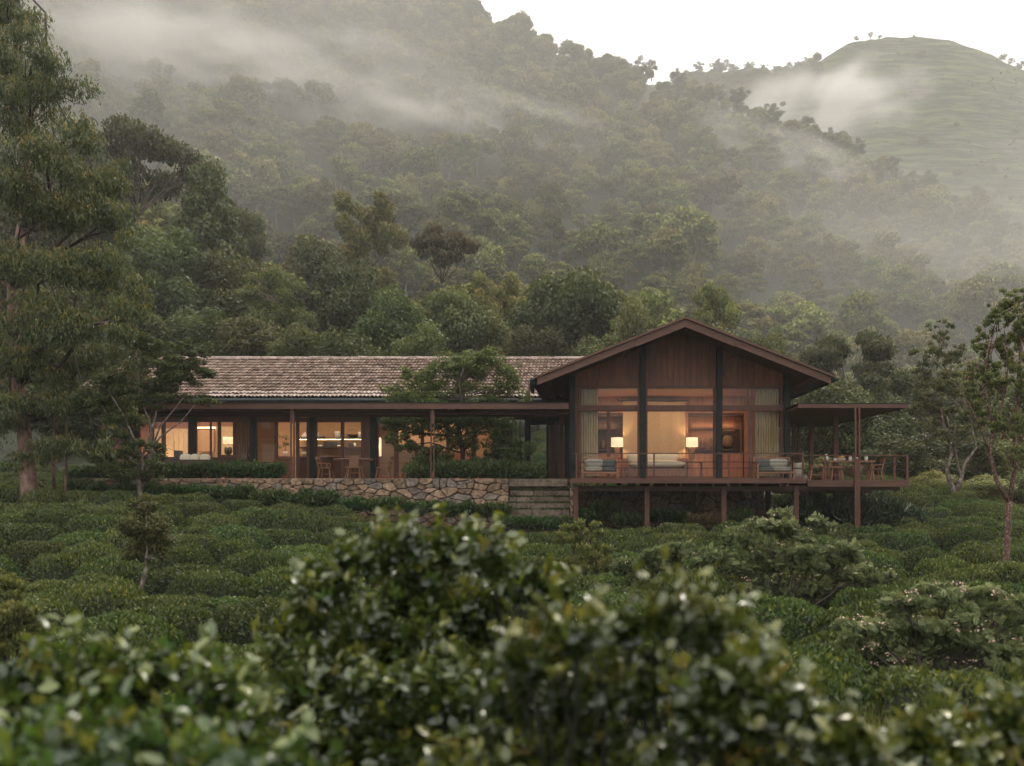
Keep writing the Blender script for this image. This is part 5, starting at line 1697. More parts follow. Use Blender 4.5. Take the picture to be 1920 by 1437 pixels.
spots.sort(key=appar, reverse=True)
print('tea', len(spots))
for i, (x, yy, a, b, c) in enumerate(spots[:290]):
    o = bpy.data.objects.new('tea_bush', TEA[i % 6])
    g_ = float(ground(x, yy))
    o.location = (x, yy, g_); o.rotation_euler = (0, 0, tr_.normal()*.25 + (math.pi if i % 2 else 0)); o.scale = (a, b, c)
    put(o)
    ppx = CX+FOC*x/yy
    zl, zg = (('small hazy-edged tea bush in the rows nearest the stone wall', 'tea bushes nearest the stone wall') if ppx < 1060 and yy > 23 else
              ('tea bush in the broad rows on the left half of the field', 'tea bushes on the left half of the field') if ppx < 1060 else
              ('tea bush on the sunnier slope beyond the slender feathery tree and pavilion', 'tea bushes on the slope at the right') if yy > 27 else
              ('tea bush in the rows between the deck stilts and the feathery shrubs', 'tea bushes below the deck and pavilion'))
    tag(o, zl, 'tea bush', zg)
rest = spots[290:]
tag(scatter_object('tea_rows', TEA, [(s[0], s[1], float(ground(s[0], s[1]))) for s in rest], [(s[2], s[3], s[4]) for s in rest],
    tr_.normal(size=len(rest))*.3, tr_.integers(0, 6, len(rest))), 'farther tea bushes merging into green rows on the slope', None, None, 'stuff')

# =================================================================== NEARER TREES, SHRUBS AND PLANTS
def PC(L, Y, n, dep=.8, jit=0, rng=None):
    """clumps given as (px, py, rx, ry) in the photo at distance Y -> [(centre, radii, leaves)]"""
    out = []; tot = sum(c[2]*c[3] for c in L)
    for i, c in enumerate(L):
        y = c[4] if len(c) > 4 else Y + (rng.uniform(-jit, jit) if rng is not None else 0)
        rx, rz = c[2]/FOC*y, c[3]/FOC*y
        out.append((np.array(P(c[0], c[1], y)), np.array([rx, (rx+rz)/2*dep, rz]), n*c[2]*c[3]/tot))
    return out
def gpt(px, Y, sink=.15):
    x = WX(px, Y); return (x, Y, float(ground(x, Y))-sink)

# big weeping tree at the left
rg = np.random.default_rng(31)
L = [(20,20,70,50),(70,95,60,50),(20,130,60,60),(100,180,75,45),(40,220,70,55),(150,250,55,45),(30,310,70,55),(110,320,75,55),(185,330,55,45),(60,400,80,55),(150,410,75,55),(222,430,42,42),(30,490,70,55),(120,500,75,55),(205,505,65,50),(262,545,34,34),(50,590,75,50),(150,590,75,50),(235,600,52,42),(100,670,75,45),(185,675,65,42),(255,690,50,34),(15,680,55,45),(70,745,65,36),(150,755,75,38),(230,765,55,34),(105,820,52,30),(180,825,42,30),(10,800,42,36),(-40,500,60,300),(215,865,26,22),(60,860,36,22),(10,-60,90,60)]
bl = PC(L, 27.4, 145000, .9, 1.6, rg)
b0 = gpt(56, 28)
trunk = [b0] + [tuple(P(px, py, 28.2+.004*(900-py))) for px, py in ((54,900),(50,850),(43,790),(34,720),(26,640),(24,540),(40,430),(50,310),(40,190),(30,70),(25,-40))]
mb, fol = tree_parts(rg, b0, trunk, bl, .27, (.17,.040), 'hang', sub=3, fork=.35, shell=.25, wob=.07)
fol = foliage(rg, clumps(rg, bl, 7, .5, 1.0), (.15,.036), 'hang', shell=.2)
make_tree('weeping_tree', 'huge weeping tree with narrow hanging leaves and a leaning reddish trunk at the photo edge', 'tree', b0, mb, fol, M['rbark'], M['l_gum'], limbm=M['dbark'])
# small flowering tree before the wing
rg = np.random.default_rng(32)
L = [(300,690,45,22),(345,682,34,18),(368,668,24,14),(255,645,34,22),(318,722,48,20),(262,735,52,22),(205,722,42,26),(385,756,26,9),(345,747,36,9),(232,790,26,20),(205,850,32,26),(235,880,40,28),(272,885,38,28),(295,855,26,22),(215,815,26,24),(190,780,34,28),(160,745,32,26),(255,840,24,18),(310,655,22,14)]
bl = PC(L+[(330,705,44,20),(372,700,24,16),(290,660,34,18),(345,650,22,14),(300,745,44,14)], 27, 34000, .8, .5, rg)
b0 = gpt(262, 27)
mb = MB()
fp_ = P(263, 915, 27)
for pts in ([(262,925),(270,880),(285,840),(300,800),(325,770),(352,735)], [(262,925),(262,870),(280,820),(292,780),(298,740),(300,700)], [(262,925),(268,870),(250,820),(232,780),(208,740)], [(262,925),(272,860),(300,820),(340,790),(365,760)], [(262,925),(255,880),(235,840),(215,800),(190,760)], [(263,925),(285,850),(283,800),(262,740),(255,660)]):
    mb.tube([b0]+[tuple(P(px, py, 27+rg.uniform(-.25,.25))) for px, py in pts], [.07,.062,.045,.036,.028,.02,.01], 6)
for c, r, n in bl:
    for _ in range(4):
        q = Vector(c)+Vector(unit(rg.normal(size=3))*r*.8)
        limb_tube(mb, rg, Vector(c)-Vector((0,0,r[2]*.7)), q, .018, .006, .05, 4, 4, .08)
t = make_tree('flowering_tree', 'small multi-stemmed tree with pinkish leaf tips standing before the glowing left bay', 'tree', b0, mb, foliage(rg, clumps(rg, bl, 12, .36, 1.3), (.12,.045), 'flat'), M['pbark'], M['l_green'])
def blossoms(t, base, blobs, rng, n, sz, mat=None, topmin=.55, k=6, name='blossoms'):
    cc = []; 
    for c, r, _ in blobs:
        m = int(n*r[0]*r[2]); 
        for _ in range(m):
            d = unit(rng.normal(size=3)*np.array([1,1,.6])+np.array([0,-.2,.9]))
            if d[2] < topmin-.2: continue
            cc.append(np.asarray(c)+d*r*1.05)
    if not cc: return
    cc = np.repeat(np.array(cc), k, 0)+rng.normal(size=(len(cc)*k, 3))*np.array([sz*1.3, sz*1.3, sz*.45])
    m = len(cc)
    V, F, T = leaf_quads(cc, rng.normal(size=(m,3)), unit(np.array([0,0,1.])+rng.normal(size=(m,3))*.5), sz*1.1, sz*.75, rng.random(m))
    put(bpy.data.objects.new(name, mesh_np(name, V-np.asarray(base), [F], [mat or M['flower']], T)), t)
blossoms(t, b0, PC([(370,662,24,12),(345,672,28,12),(270,650,20,14)], 27, 10), rg, 60, .035)
# two thin saplings left
for px, top, bot, Y, lb in ((101, 792, 905, 29.5, 'thin straight sapling farther from the wing, left of its twin'), (124, 785, 925, 28.4, 'thin straight sapling nearer the wing, beside the big reddish trunk')):
    b0 = gpt(px, Y)
    rg = np.random.default_rng(int(px))
    trunk = [b0, tuple(P(px, bot-40, Y)), tuple(P(px+1, (bot+top)/2, Y)), tuple(P(px+1, top, Y)), tuple(P(px+4, top-40, Y))]
    mb, fol = tree_parts(rg, b0, trunk, PC([(px-14, top-20, 22, 16), (px+16, top-40, 24, 18), (px, top-65, 20, 16)], Y, 2400), .06, (.12,.04), 'hang', 2)
    make_tree('sapling', lb, 'sapling', b0, mb, fol, M['rbark'], M['l_green'], 'thin saplings beside the wing')
# dark tree growing through the gap above the canopy
rg = np.random.default_rng(33)
up_ = [(862,700,52,20),(805,716,44,20),(745,735,26,12),(905,690,42,18),(948,703,32,15),(852,738,60,14),(932,738,42,14),(982,748,16,8),(792,742,42,11),(872,672,26,9),(830,684,26,10),(915,668,24,8),(760,700,16,9)]
lo_ = [(782,792,42,20),(832,800,46,24),(888,790,42,20),(762,832,26,18),(820,852,40,24),(792,882,26,16),(944,802,30,26),(962,852,26,26),(850,880,30,16),(905,868,24,16),(985,880,18,14),(735,820,14,8)]
bu = [(c, r*np.array([1.05, 1.3, 1.7]), n) for c, r, n in PC(up_, 33.6, 18000, .8, .8, rg)]; bd = PC(lo_+[(800,775,40,16),(865,780,44,16),(745,800,22,22),(815,880,36,14),(890,830,30,22)], 32.6, 25000, .8, .6, rg)
b0 = gpt(868, 32.8); b0 = (b0[0], b0[1], FZ-.3)
trunk = [b0] + [tuple(P(px, py, 33)) for px, py in ((866,885),(868,850),(862,820),(858,790),(866,750),(862,715),(870,690))]
mb, _f = tree_parts(rg, b0, trunk, bu+bd, .13, (.12,.045), 'flat', 3, fork=.2, wob=.08)
f1 = foliage(rg, clumps(rg, bu, 22, .3, 1.15), (.14,.055), 'flat', tintb=.22); f2 = foliage(rg, clumps(rg, bd, 12, .4, 1.4), (.13,.05), 'flat', tintb=-.06)
V = np.concatenate([f1[0], f2[0]]); F = [np.concatenate([f1[1][0], f2[1][0]+len(f1[0])])]; T = np.concatenate([f1[2], f2[2]])
make_tree('courtyard_tree', 'leafy tree growing up through the gap between the canopy and the tiled roof', 'tree', b0, mb, (V, F, T), M['dbark'], M['l_green'])

# planting beds on the terrace
def bed(name, label, cat, p0, p1, q0, q1, Y, n, leafm, leaf=(.13,.045), mode='tuft', seed=0, kind=None, group=None, dep=.6):
    rng = np.random.default_rng(seed)
    L = []; w = (q1-q0)
    x = p0
    while x < p1:
        L.append((x+rng.uniform(-4, 4), q1-w*rng.uniform(.30, .55), w*rng.uniform(.45, .75), w*rng.uniform(.42, .6)))
        x += w*.42
    bl = PC(L, Y, n, dep, .25, rng)
    V, F, T = foliage(rng, bl, leaf, mode, shell=.3)
    c = P((p0+p1)/2, q1, Y)
    t = thing(name, label, cat, tuple(c), group, kind)
    put(bpy.data.objects.new('leaves', mesh_np('leaves', V-np.array(c), F, [leafm], T)), t)
    mb = MB()
    for c_, r, _ in bl:
        for k in range(3):
            mb.tube([(c_[0]+rng.normal()*.05, c_[1], c.z-.05), tuple(np.array(c_)+rng.normal(size=3)*r*.4)], [.012, .006], 4)
    mb.build('stems', M['dbark'], t)
    return t
bed('hedge', 'low dark green hedge along the terrace in front of the sofa bay', 'hedge', 285, 528, 866, 899, 31.2, 15000, M['l_bed'], seed=1)
bed('hedge', 'low shaggy planting between the flowering tree and the end of the terrace', 'hedge', 148, 282, 870, 901, 31.6, 8000, M['l_bed'], seed=2)
bed('hedge', 'dark leafy hedge under the tree beside the paired canopy post', 'hedge', 782, 1000, 862, 899, 31.4, 15000, M['l_bed'], seed=3)
B(WX(280, 31.2), WX(1003, 31.2), 30.75, 32.0, -.3, FZ-.0).build('planting_soil', M['mortar'])
tag(bpy.data.objects['planting_soil'], kind='structure')
# growth along the wall foot
fr_ = np.random.default_rng(6)
FG = 'leafy clumps along the foot of the stone wall'
for px, q1, hh, w, lb in ((170, 925, 24, 60, 'grassy clump at the left end of the stone wall'), (235, 930, 26, 50, 'green clump at the foot of the small flowering tree'), (310, 932, 26, 60, 'leafy clump right of the small flowering tree at the wall foot'),
   (385, 935, 26, 60, 'leafy clump at the wall below the white sofa cushions'), (450, 942, 34, 36, 'tall weed climbing the wall below the brown curtain'), (510, 946, 28, 60, 'leafy clump at the wall below the end of the low hedge'),
   (595, 953, 34, 44, 'arching leafy clump at the wall below the left veranda chair'), (655, 955, 22, 50, 'low leaves at the wall below the round veranda table'), (720, 957, 24, 54, 'leafy clump at the wall below the right veranda chair'),
   (790, 962, 22, 50, 'low leaves at the wall below the paired post'), (860, 965, 24, 50, 'low leaves at the wall below the courtyard tree'), (925, 968, 26, 46, 'leaves at the right corner of the stone wall')):
    bed('leafy_clump', lb, 'plant', px-w/2, px+w/2, q1-hh, q1, 28.9, 2300, M['l_bed'], (.20,.05), 'tuft', int(px), None, FG, .9)
for i, (px, q1, hh, w, lb) in enumerate(((978, 990, 26, 44, 'grass and leaves at the left foot of the stone steps'), (1012, 992, 22, 40, 'leafy growth at the middle of the foot of the stone steps'), (1046, 990, 26, 44, 'grass and leaves at the right foot of the stone steps'))):
    bed('leafy_clump', lb, 'plant', px-w/2, px+w/2, q1-hh, q1, 28.7, 1500, M['l_bed'], (.16,.035), 'tuft', 90+i, None, 'leafy growth at the steps', .9)
# grass creeping over the treads
V_=[]; 
rg = np.random.default_rng(12)
parts = []
for i in range(1, 6):
    Y = 31.0-.3*i; z = WZ(tops[i], Y)
    for _ in range(5):
        cx = rg.uniform(WX(956, 30), WX(1064, 30)); n = 190
        p = np.stack([cx+rg.normal(size=n)*.28, Y+rg.uniform(-.02, .2, n), z+rg.uniform(-.05, .05, n)], -1)
        p[:, 0] = np.clip(p[:, 0], WX(955, 30), WX(1067, 30))
        ax = unit(np.array([0, -.35, 1.])+rg.normal(size=(n, 3))*.5)
        parts.append(leaf_quads(p, ax, unit(rg.normal(size=(n, 3))), .12*rg.uniform(.6, 1.3, n), .025, np.clip(rg.normal(size=n)*.2+.35, 0, 1)))
V, F, T = joinarr(parts)
o = bpy.data.objects.new('moss_and_grass', mesh_np('moss_and_grass', V-np.array(WORLD_AT['stone_steps']), F, [M['l_bed']], T)); put(o, ss); tag(o, kind='stuff')
# plants in the shade under the deck and pavilion
UG = 'strappy plants in the shade below the pavilion'
for i, (px, py, w, h, Y, mt, lb) in enumerate(((1140, 960, 34, 26, 30.2, 'l_green', 'bright fern below the left half of the gable deck'), (1100, 972, 30, 18, 29.6, 'l_bed', 'leafy clump beside the leftmost deck stilt'), (1180, 975, 34, 12, 29.5, 'l_bed', 'low leaves in the shade left of the second stilt'),
   (1235, 970, 24, 16, 30, 'l_bed', 'small clump right of the second deck stilt'), (1318, 976, 38, 12, 29.4, 'l_brown', 'reddish low plant in the shade between two deck stilts'), (1390, 972, 40, 16, 29.8, 'l_bed', 'dark leafy clump right of the third deck stilt'), (1275, 974, 36, 14, 30.2, 'l_bed', 'dark low plants in the middle of the shade under the deck'))):
    bed('shade_plant', lb, 'plant', px-w/2, px+w/2, py-h, py+8, Y, 1500, M[mt], (.24,.05), 'tuft', 200+i, None, 'plants in the shade under the deck', .9)
for i, (px, py, w, h, Y, lb) in enumerate(((1500, 985, 50, 50, 31, 'dark strappy clump right of the fourth deck stilt'), (1545, 985, 50, 56, 31.5, 'strappy clump with pale glints left of the thick pavilion post'), (1590, 985, 50, 50, 31, 'glossy strappy clump just left of the paired pavilion post'), (1640, 985, 54, 56, 31.2, 'large glossy strappy clump right of the paired pavilion post'),
   (1690, 982, 50, 48, 31.5, 'broad-leaved clump below the right corner of the pavilion'), (1610, 955, 60, 30, 34, 'shadowed plants behind the paired pavilion post'), (1530, 955, 50, 30, 34, 'shadowed plants behind the strappy clumps'))):
    bed('strap_plant', lb, 'plant', px-w/2, px+w/2, py-h, py+6, Y, 1700, M['l_strap'], (.46,.055), 'tuft', 300+i, None, UG, .9)

# feathery tall tree at the right edge
rg = np.random.default_rng(41)
Y = 19.2
b0 = gpt(1883, Y)
bl = [(c, r*np.array([1.5,1.5,1.35]), n) for c, r, n in PC([(1897,562,24,16),(1872,590,20,20),(1915,595,16,24),(1852,642,17,24),(1890,650,20,24),(1918,700,16,30),(1868,715,20,22),(1840,770,20,18),(1882,795,20,18),(1912,790,16,24),(1848,700,17,20),(1822,738,17,14),(1903,860,16,14),(1818,690,13,14),(1935,640,20,40)], Y, 24000, .9, .5, rg)]
mb = MB()
mb.tube([b0]+[tuple(P(*q, Y)) for q in ((1885,1080),(1888,1020),(1891,960),(1893,940))], [.10,.085,.078,.072,.07], 8)
mb.tube([tuple(P(*q, Y)) for q in ((1893,942),(1902,880),(1904,800),(1908,720),(1915,640),(1908,590),(1900,560))], [.062,.052,.045,.036,.026,.018,.008], 6)
mb.tube([tuple(P(*q, Y)) for q in ((1893,944),(1868,900),(1856,850),(1862,800),(1850,740),(1848,680),(1858,630))], [.058,.050,.042,.034,.026,.018,.008], 6)
mb.tube([tuple(P(*q, Y)) for q in ((1857,855),(1838,800),(1812,750),(1790,720))], [.034,.026,.018,.008], 5)
mb.tube([tuple(P(*q, Y)) for q in ((1862,800),(1885,740),(1890,680),(1882,610))], [.028,.022,.016,.008], 5)
for c, r, n in bl:
    for _ in range(7):
        q = Vector(c)+Vector(unit(rg.normal(size=3)+np.array([0,0,.6]))*r*.95)
        limb_tube(mb, rg, Vector(c)-Vector((rg.normal()*.1, 0, r[2]*1.2)), q, .014, .005, .0, 4, 4, .05)
M['spbark'] = mk('speckled_red_bark', (.16,.075,.055), .85, .4, 26, (1,1,.8), bump=.4, col2=(.36,.28,.24), fac=(.50,.68))
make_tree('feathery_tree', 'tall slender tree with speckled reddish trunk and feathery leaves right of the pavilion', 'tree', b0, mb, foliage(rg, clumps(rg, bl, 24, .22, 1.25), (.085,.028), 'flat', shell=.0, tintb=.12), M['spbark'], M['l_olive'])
# second slender tree on the tea crest
rg = np.random.default_rng(42)
Y = 39
b0 = gpt(1792, Y)
bl = [(c, r*np.array([1.5,1.5,1.35]), n) for c, r, n in PC([(1766,622,16,16),(1742,662,20,16),(1778,668,20,18),(1755,712,28,18),(1800,725,24,20),(1770,765,34,18),(1818,785,22,18),(1740,755,18,14),(1792,812,32,14),(1725,700,16,14),(1835,745,16,14),(1745,800,20,12)], Y, 15000, .9, 1, rg)]
mb = MB()
mb.tube([b0]+[tuple(P(*q, Y)) for q in ((1791,940),(1788,920),(1780,900),(1775,880),(1785,850),(1770,800),(1760,740),(1762,660))], [.17,.15,.14,.11,.09,.07,.055,.04,.015], 7)
mb.tube([tuple(P(*q, Y)) for q in ((1789,925),(1802,900),(1808,870),(1830,840),(1820,790),(1805,740))], [.12,.10,.085,.06,.04,.015], 6)
mb.tube([tuple(P(*q, Y)) for q in ((1803,900),(1795,870),(1790,840),(1775,780))], [.07,.06,.045,.02], 6)
for c, r, n in bl:
    for _ in range(6):
        q = Vector(c)+Vector(unit(rg.normal(size=3)+np.array([0,0,.5]))*r*.95)
        limb_tube(mb, rg, Vector(c)-Vector((rg.normal()*.15, 0, r[2]*1.3)), q, .025, .008, .0, 4, 4, .06)
make_tree('forked_tree', 'slender tree with a twice-forked pale trunk standing on the tea crest', 'tree', b0, mb, foliage(rg, clumps(rg, bl, 20, .25, 1.25), (.15,.055), 'flat', shell=.0, tintb=.1), M['pbark'], M['l_olive'])
# small sapling standing in the tea rows
rg = np.random.default_rng(43)
Y = 17.2
b0 = gpt(264, Y)
bl = clumps(rg, PC([(272,948,30,22),(246,985,24,26),(300,985,24,28),(272,1012,38,22),(250,1042,20,14),(298,1038,22,14)], Y, 8000, .9, .2, rg), 7, .62, 1.1)
trunk = [b0]+[tuple(P(*q, Y)) for q in ((266,1100),(270,1080),(275,1062),(273,1050),(277,1030),(273,1000),(275,960))]
mb, fol = tree_parts(rg, b0, trunk, bl, .055, (.085,.034), 'flat', 1, fork=.75, shell=.05, tintb=.12)
make_tree('young_tree', 'small thin-crowned tree with crooked reddish-white trunk standing among the tea rows', 'tree', b0, mb, fol, M['pbark'], M['l_olive'])

def shrub(name, label, px, Y, L, n, leaf, mode, leafm, seed, flowers=0, bark='dbark', stems=6, fs=.03, jit=.35, r0=.035, group=None, cat='shrub'):
    rng = np.random.default_rng(seed)
    b0 = gpt(px, Y)
    bl = PC(L, Y, n, .85, jit, rng)
    mb = MB()
    for c, r, _ in bl:
        a = Vector(b0)+Vector((rng.normal()*.12, rng.normal()*.12, 0))
        pts = limb_tube(mb, rng, a, Vector(c)-Vector((0, 0, r[2]*.3)), r0, r0*.35, rng.uniform(-.05, .12), 5, 7, .06)
        for _ in range(5):
            q = Vector(c)+Vector(unit(rng.normal(size=3))*r*.85)
            limb_tube(mb, rng, pts[rng.integers(3, 8)], q, r0*.35, .004, .05, 4, 4, .08)
    t = make_tree(name, label, cat, b0, mb, foliage(rng, clumps(rng, bl, 10, .40, 1.1), leaf, mode, shell=.2), M[bark], leafm, group, 'stems', 'foliage')
    if flowers: blossoms(t, b0, bl, rng, flowers, fs)
    return t
shrub('feathery_shrub', 'broad feathery grey-green shrub with tiny pale flowers in front of the pavilion stilts', 1480, 17.2,
      [(1392,1002,42,20),(1445,985,42,20),(1520,1000,50,20),(1500,1040,70,28),(1420,1050,60,28),(1580,1040,52,25),(1635,1078,42,24),(1560,1088,60,25),(1470,1098,60,25),(1392,1098,42,24),(1345,1045,34,20),(1615,1118,42,18),(1430,1135,40,14),(1470,965,22,12),(1530,975,18,12)], 8500, (.155,.028), 'frond', M['l_feather'], 51, 60, fs=.028)
shrub('pink_flowering_shrub', 'big feathery shrub dotted with pale pink flower heads above the blurred leaves', 1740, 11.2,
      [(1700,1130,52,24),(1780,1118,52,24),(1850,1130,52,24),(1912,1150,42,32),(1642,1180,52,28),(1720,1190,70,32),(1810,1190,70,32),(1890,1222,52,32),(1602,1222,42,24),(1680,1250,60,28),(1780,1262,70,28),(1872,1282,52,24),(1600,1180,34,20),(1732,1300,50,18),(1940,1200,40,60)], 10500, (.125,.021), 'frond', M['l_feather'], 52, 150, fs=.036, r0=.03)
shrub('pale_shrub', 'small pale yellow-green bush beside the foot of the stone steps', 1100, 18.5,
      [(1085,985,24,14),(1110,1000,26,16),(1070,1015,26,16),(1125,1035,24,18),(1090,1045,34,20),(1140,1060,20,18),(1060,1060,24,16)], 4200, (.10,.035), 'tuft', M['l_pale'], 53)
shrub('grey_shrub', 'grey-green feathery bush between the pale bush and the broad feathery shrub', 1270, 17.5,
      [(1230,1040,34,16),(1280,1030,34,16),(1320,1050,30,18),(1255,1070,40,20),(1310,1085,40,20),(1180,1060,34,16)], 4500, (.14,.026), 'frond', M['l_feather'], 54, 20)
shrub('light_green_shrub', 'light green bush at the photo edge above the blurred leaves', 10, 9.5,
      [(15,1100,34,22),(-15,1140,40,34),(40,1150,34,26),(10,1195,50,28),(70,1180,26,20)], 4200, (.085,.03), 'tuft', M['l_pale'], 55, r0=.02)
# wild grass below the pink flowering shrub
rg = np.random.default_rng(61); n = 1500
px = rg.uniform(1500, 1790, n); yy = rg.uniform(7.0, 9.5, n); x = (px-CX)/FOC*yy
ln = rg.uniform(.25, .7, n)
p = np.stack([x, yy, ground(x, yy)+ln*.5], -1)
V, F, T = leaf_quads(p, unit(np.array([0, 0, 1.])+rg.normal(size=(n, 3))*.28), unit(rg.normal(size=(n, 3))), ln, .012, np.clip(rg.normal(size=n)*.2+.45, 0, 1))
tag(put(bpy.data.objects.new('wild_grass', mesh_np('wild_grass', V, [F], [M['l_olive']], T))), 'thin wild grass stems below the pink flowering shrub', None, None, 'stuff')

# =================================================================== BLURRED FOREGROUND BUSHES
def forebush(label, basepx, Y, L, n, leaf, seed, young=.07):
    rng = np.random.default_rng(seed)
    b0 = gpt(basepx, Y+.3)
    bl = PC(L, Y, n, .75, .18, rng)
    mb = MB()
    for c, r, _ in bl:
        a = Vector(b0)+Vector((rng.normal()*.25, rng.normal()*.1, 0)); a.x = .3*a.x+.7*c[0]; a.y += .35
        pts = limb_tube(mb, rng, a, Vector(c)-Vector((0,0,r[2]*.2)), .022, .008, .05, 5, 6, .06)
        for _ in range(7):
            q = Vector(c)+Vector(unit(rng.normal(size=3)+np.array([0,0,.4]))*r*.95)
            limb_tube(mb, rng, pts[rng.integers(2, 7)], q, .007, .003, .05, 4, 4, .08)
    t = thing('glossy_bush', label, 'bush', b0, 'out-of-focus glossy bushes nearest the viewer')
    mb.build('twigs', M['twig'], t, True)
    leaf = (leaf[0]*1.04, leaf[1]*1.1)
    V, F, T = foliage(rng, clumps(rng, bl, 5, .58, .75), leaf, 'curved', shell=.35)
    # sprigs reaching out of the mass
    sc = []; sd = []; st_ = []
    for c, r, k in bl:
        for _ in range(8):
            d = unit(rng.normal(size=3)*np.array([1, .8, .7])+np.array([0, 0, .45])); d2 = unit(d*.5+np.array([0, 0, .8])+rng.normal(size=3)*.25)
            p0 = np.asarray(c)+d*r*.9; ln = rng.uniform(.07, .20)
            mb2 = rng.random()
            for q in range(7):
                t_ = (q+1)/7; sc.append(p0+d2*ln*t_+rng.normal(size=3)*.012); sd.append(unit(rng.normal(size=3)+d2*.5)); st_.append(np.clip(.45+.35*t_+rng.normal()*.15, 0, 1))
    m_ = len(sc)
    V2, F2, T2 = leaf_curved(np.array(sc), np.array(sd), unit(np.array([0, 0, 1.])+rng.normal(size=(m_, 3))*.6), leaf[0]*rng.uniform(.6, 1.05, m_), leaf[1]*rng.uniform(.7, 1.05, m_), np.array(st_))
    F = [F[0], F[1]]; F = [np.concatenate([F[0], F2[0]+len(V)]), np.concatenate([F[1], F2[1]+len(V)])]
    V = np.concatenate([V, V2]); T = np.concatenate([T, T2])
    put(bpy.data.objects.new('foliage', mesh_np('foliage', V-np.array(b0), F, [M['l_fore']], T, smooth=True)), t)
    # young shoots stand on the upper surface
    cc = []; dd = []
    for c, r, k in bl:
        m = max(2, int(k*young/5))
        d = unit(rng.normal(size=(m, 3))*np.array([1, 1, .5])+np.array([0, -.1, .75]))
        for q in d:
            tip = np.asarray(c)+q*r*rng.uniform(1.0, 1.16)
            for _ in range(5):
                cc.append(tip+rng.normal(size=3)*.012); dd.append(q*.5+np.array([0, 0, .8])+rng.normal(size=3)*.42)
    cc = np.array(cc); dd = unit(np.array(dd)); m = len(cc)
    L2 = leaf[0]*rng.uniform(.4, .8, m)
    V, F, T = leaf_curved(cc+dd*L2[:, None]*.5, dd, unit(rng.normal(size=(m, 3))), L2, L2*.42, np.repeat(rng.random(m//5), 5))
    tag(put(bpy.data.objects.new('young_shoots', mesh_np('young_shoots', V-np.array(b0), list(F), [M['l_young']], T, smooth=True)), t), kind='stuff')
    return t
forebush('blurred glossy bush filling the lower left corner, with yellow young shoots', 230, 3.2,
  [(40,1280,72,45),(140,1275,76,45),(240,1270,72,43),(330,1260,68,43),(410,1305,63,50),(90,1365,99,63),(240,1355,99,68),(370,1385,90,68),(30,1435,90,63),(470,1375,45,54)], 6500, (.088,.042), 71)
forebush('closest blurred bush along the bottom edge at lower left', 260, 2.6,
  [(60,1450,124,66),(200,1430,114,66),(330,1460,114,66),(450,1480,95,57),(560,1480,76,48)], 3000, (.085,.042), 72)
forebush('tall blurred bush rising to the stone wall in the middle of the photo', 760, 4.3,
  [(610,1098,53,39),(690,1048,58,37),(765,1023,51,32),(840,1023,53,33),(915,1048,49,33),(985,1098,49,39),(570,1168,51,44),(670,1143,70,53),(790,1118,79,53),(900,1148,70,53),(540,1238,44,40),(640,1238,70,53),(770,1228,79,58),(900,1248,70,53),(1040,1118,35,26)], 7500, (.092,.044), 73, .05)
forebush('dark shaded blurred bush filling the gap below the tall middle bush', 700, 3.7,
  [(560,1300,80,60),(680,1310,90,66),(800,1320,90,70),(620,1410,100,70),(760,1420,100,70),(500,1410,60,70)], 4200, (.088,.042), 74, .02)
forebush('large blurred glossy bush in the centre right with many white leaf glints', 1200, 2.9,
  [(990,1231,62,44),(1080,1201,62,40),(1170,1176,58,39),(1260,1161,55,37),(1335,1191,53,40),(1410,1256,55,44),(950,1316,70,53),(1070,1296,88,58),(1210,1276,88,62),(1330,1306,84,62),(1440,1336,67,49),(1520,1356,55,44),(1580,1406,53,44),(1620,1466,40,44),(930,1426,88,62),(1070,1416,97,67),(1220,1406,97,67),(1360,1426,97,67),(1490,1456,84,58),(990,1506,106,53),(1170,1506,114,62),(1350,1516,114,53),(1510,1526,88,44),(850,1486,62,53)], 18000, (.080,.040), 75, .03)
forebush('blurred glossy bush in the lower right corner', 1860, 3.1,
  [(1920,1350,50,31),(1860,1380,50,32),(1795,1425,45,32),(1895,1435,72,41),(1755,1465,45,23),(1835,1475,63,36),(1965,1385,45,45),(1690,1420,44,28),(1640,1450,50,30),(1740,1395,34,24)], 4600, (.078,.038), 76, .08)
# ------------------------------------------------------------------ air
def volmat(name, col, dens, aniso=.3):
    m, n, l = _nt(name)
    v = n.new('ShaderNodeVolumePrincipled'); v.inputs['Color'].default_value = (*col, 1)
    v.inputs['Density'].default_value = dens; v.inputs['Anisotropy'].default_value = aniso
    out = n.new('ShaderNodeOutputMaterial'); l.new(v.outputs[0], out.inputs['Volume'])
    return m, n, l, v
hm = volmat('haze_air', (.95, .915, .865), HAZE, .05)[0]
tag(B(-480, 660, -13, 920, -8, 425).build('haze', hm), 'pale morning haze filling the valley', None, None, 'stuff')

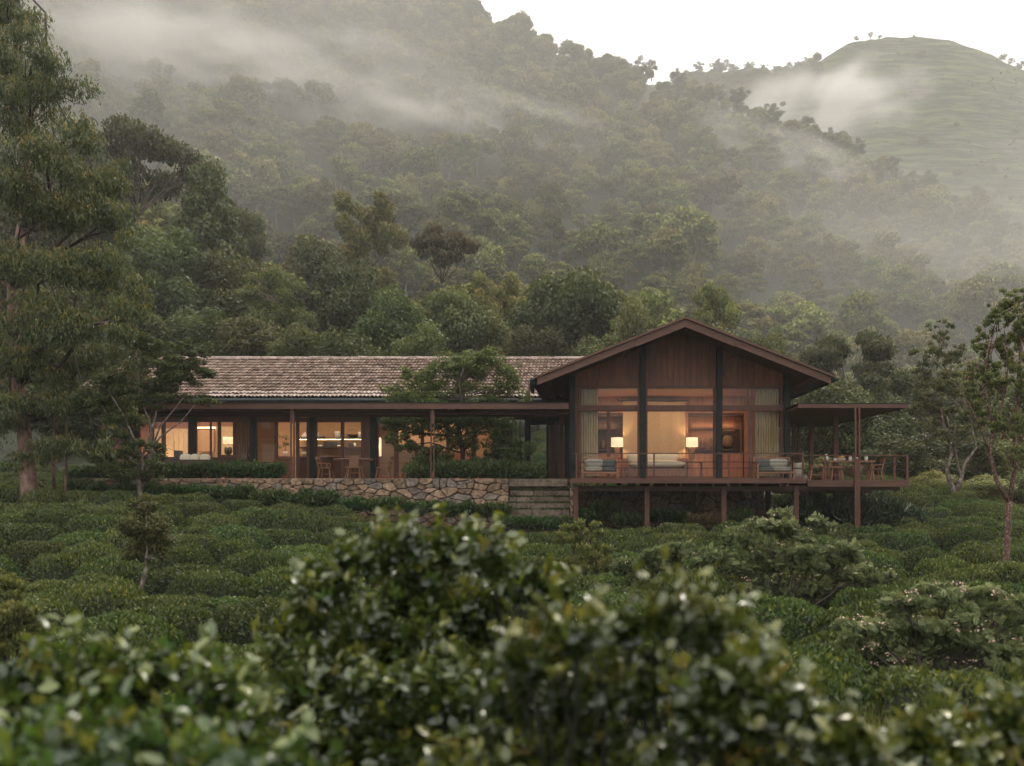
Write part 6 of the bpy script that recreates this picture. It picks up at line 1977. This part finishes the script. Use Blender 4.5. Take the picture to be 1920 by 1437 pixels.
def mist(c, r, rot, dens, seed, scale=2.2, label=''):
    m, n, l, v = volmat('mist_air', (.965, .935, .90), 0, .1)
    tc = n.new('ShaderNodeTexCoord')
    ln = n.new('ShaderNodeVectorMath'); ln.operation = 'DOT_PRODUCT'
    l.new(tc.outputs['Object'], ln.inputs[0]); l.new(tc.outputs['Object'], ln.inputs[1])
    mr = n.new('ShaderNodeMapRange'); mr.interpolation_type = 'SMOOTHSTEP'
    mr.inputs['From Min'].default_value = 1.0; mr.inputs['From Max'].default_value = 0.05
    l.new(ln.outputs['Value'], mr.inputs['Value'])
    mp = n.new('ShaderNodeMapping'); mp.inputs['Location'].default_value = (seed*3.7, seed*1.3, seed)
    mp.inputs['Scale'].default_value = (scale, scale*.6, scale*.8)
    l.new(tc.outputs['Object'], mp.inputs['Vector'])
    no = n.new('ShaderNodeTexNoise'); no.inputs['Scale'].default_value = 1.0; no.inputs['Detail'].default_value = 2.5; no.inputs['Roughness'].default_value = .55
    no.inputs['Distortion'].default_value = .25
    l.new(mp.outputs[0], no.inputs['Vector'])
    m2 = n.new('ShaderNodeMapRange'); m2.interpolation_type = 'SMOOTHSTEP'; m2.inputs['From Min'].default_value = .40; m2.inputs['From Max'].default_value = .72
    l.new(no.outputs['Fac'], m2.inputs['Value'])
    mu = n.new('ShaderNodeMath'); mu.operation = 'MULTIPLY'; l.new(mr.outputs[0], mu.inputs[0]); l.new(m2.outputs[0], mu.inputs[1])
    m3 = n.new('ShaderNodeMath'); m3.operation = 'MULTIPLY'; m3.inputs[1].default_value = dens
    l.new(mu.outputs[0], m3.inputs[0]); l.new(m3.outputs[0], v.inputs['Density'])
    mb = MB().lathe((0, 0, 0), [(.01,-1)] + [(math.cos(a), math.sin(a)) for a in np.linspace(-1.35, 1.35, 9)] + [(.01, 1)], 16)
    o = mb.build('mist_bank', m)
    o.location = c; o.scale = r; o.rotation_euler = rot
    tag(o, label, None, None, 'stuff')
mist((-85, 245, 70), (420, 150, 230), (0, 0, 0), MISTD, 11, .9, 'thin morning mist lying over the forested hillside')
# banks of mist hanging in front of the slope
mist(P(300, 95, 200), (56, 16, 19), (R(20), R(14), 0), .15, 1, 1.8, 'long bank of mist across the upper left hillside')
mist(P(640, 150, 222), (52, 14, 17), (R(20), R(15), 0), .10, 2, 1.8, 'thin end of the mist bank in the middle of the hillside')
mist(P(960, 235, 262), (46, 14, 13), (R(20), R(14), 0), .06, 3, 1.8, 'faint veil of mist below the crest')
mist(P(1480, 290, 335), (52, 15, 14), (R(20), R(22), 0), .055, 4, 1.6, 'drifting mist patch on the right part of the hillside')
mist(P(1560, 195, 520), (80, 30, 38), (0, R(-12), 0), .075, 5, 1.4, 'white mist cloud lying between the two hills')
print('OBJECTS TOTAL', len(SC.objects), 'tris', sum(sum(len(p.vertices)-2 for p in me.polygons) if len(me.polygons) < 2000 else len(me.loops)-2*len(me.polygons) for me in bpy.data.meshes))
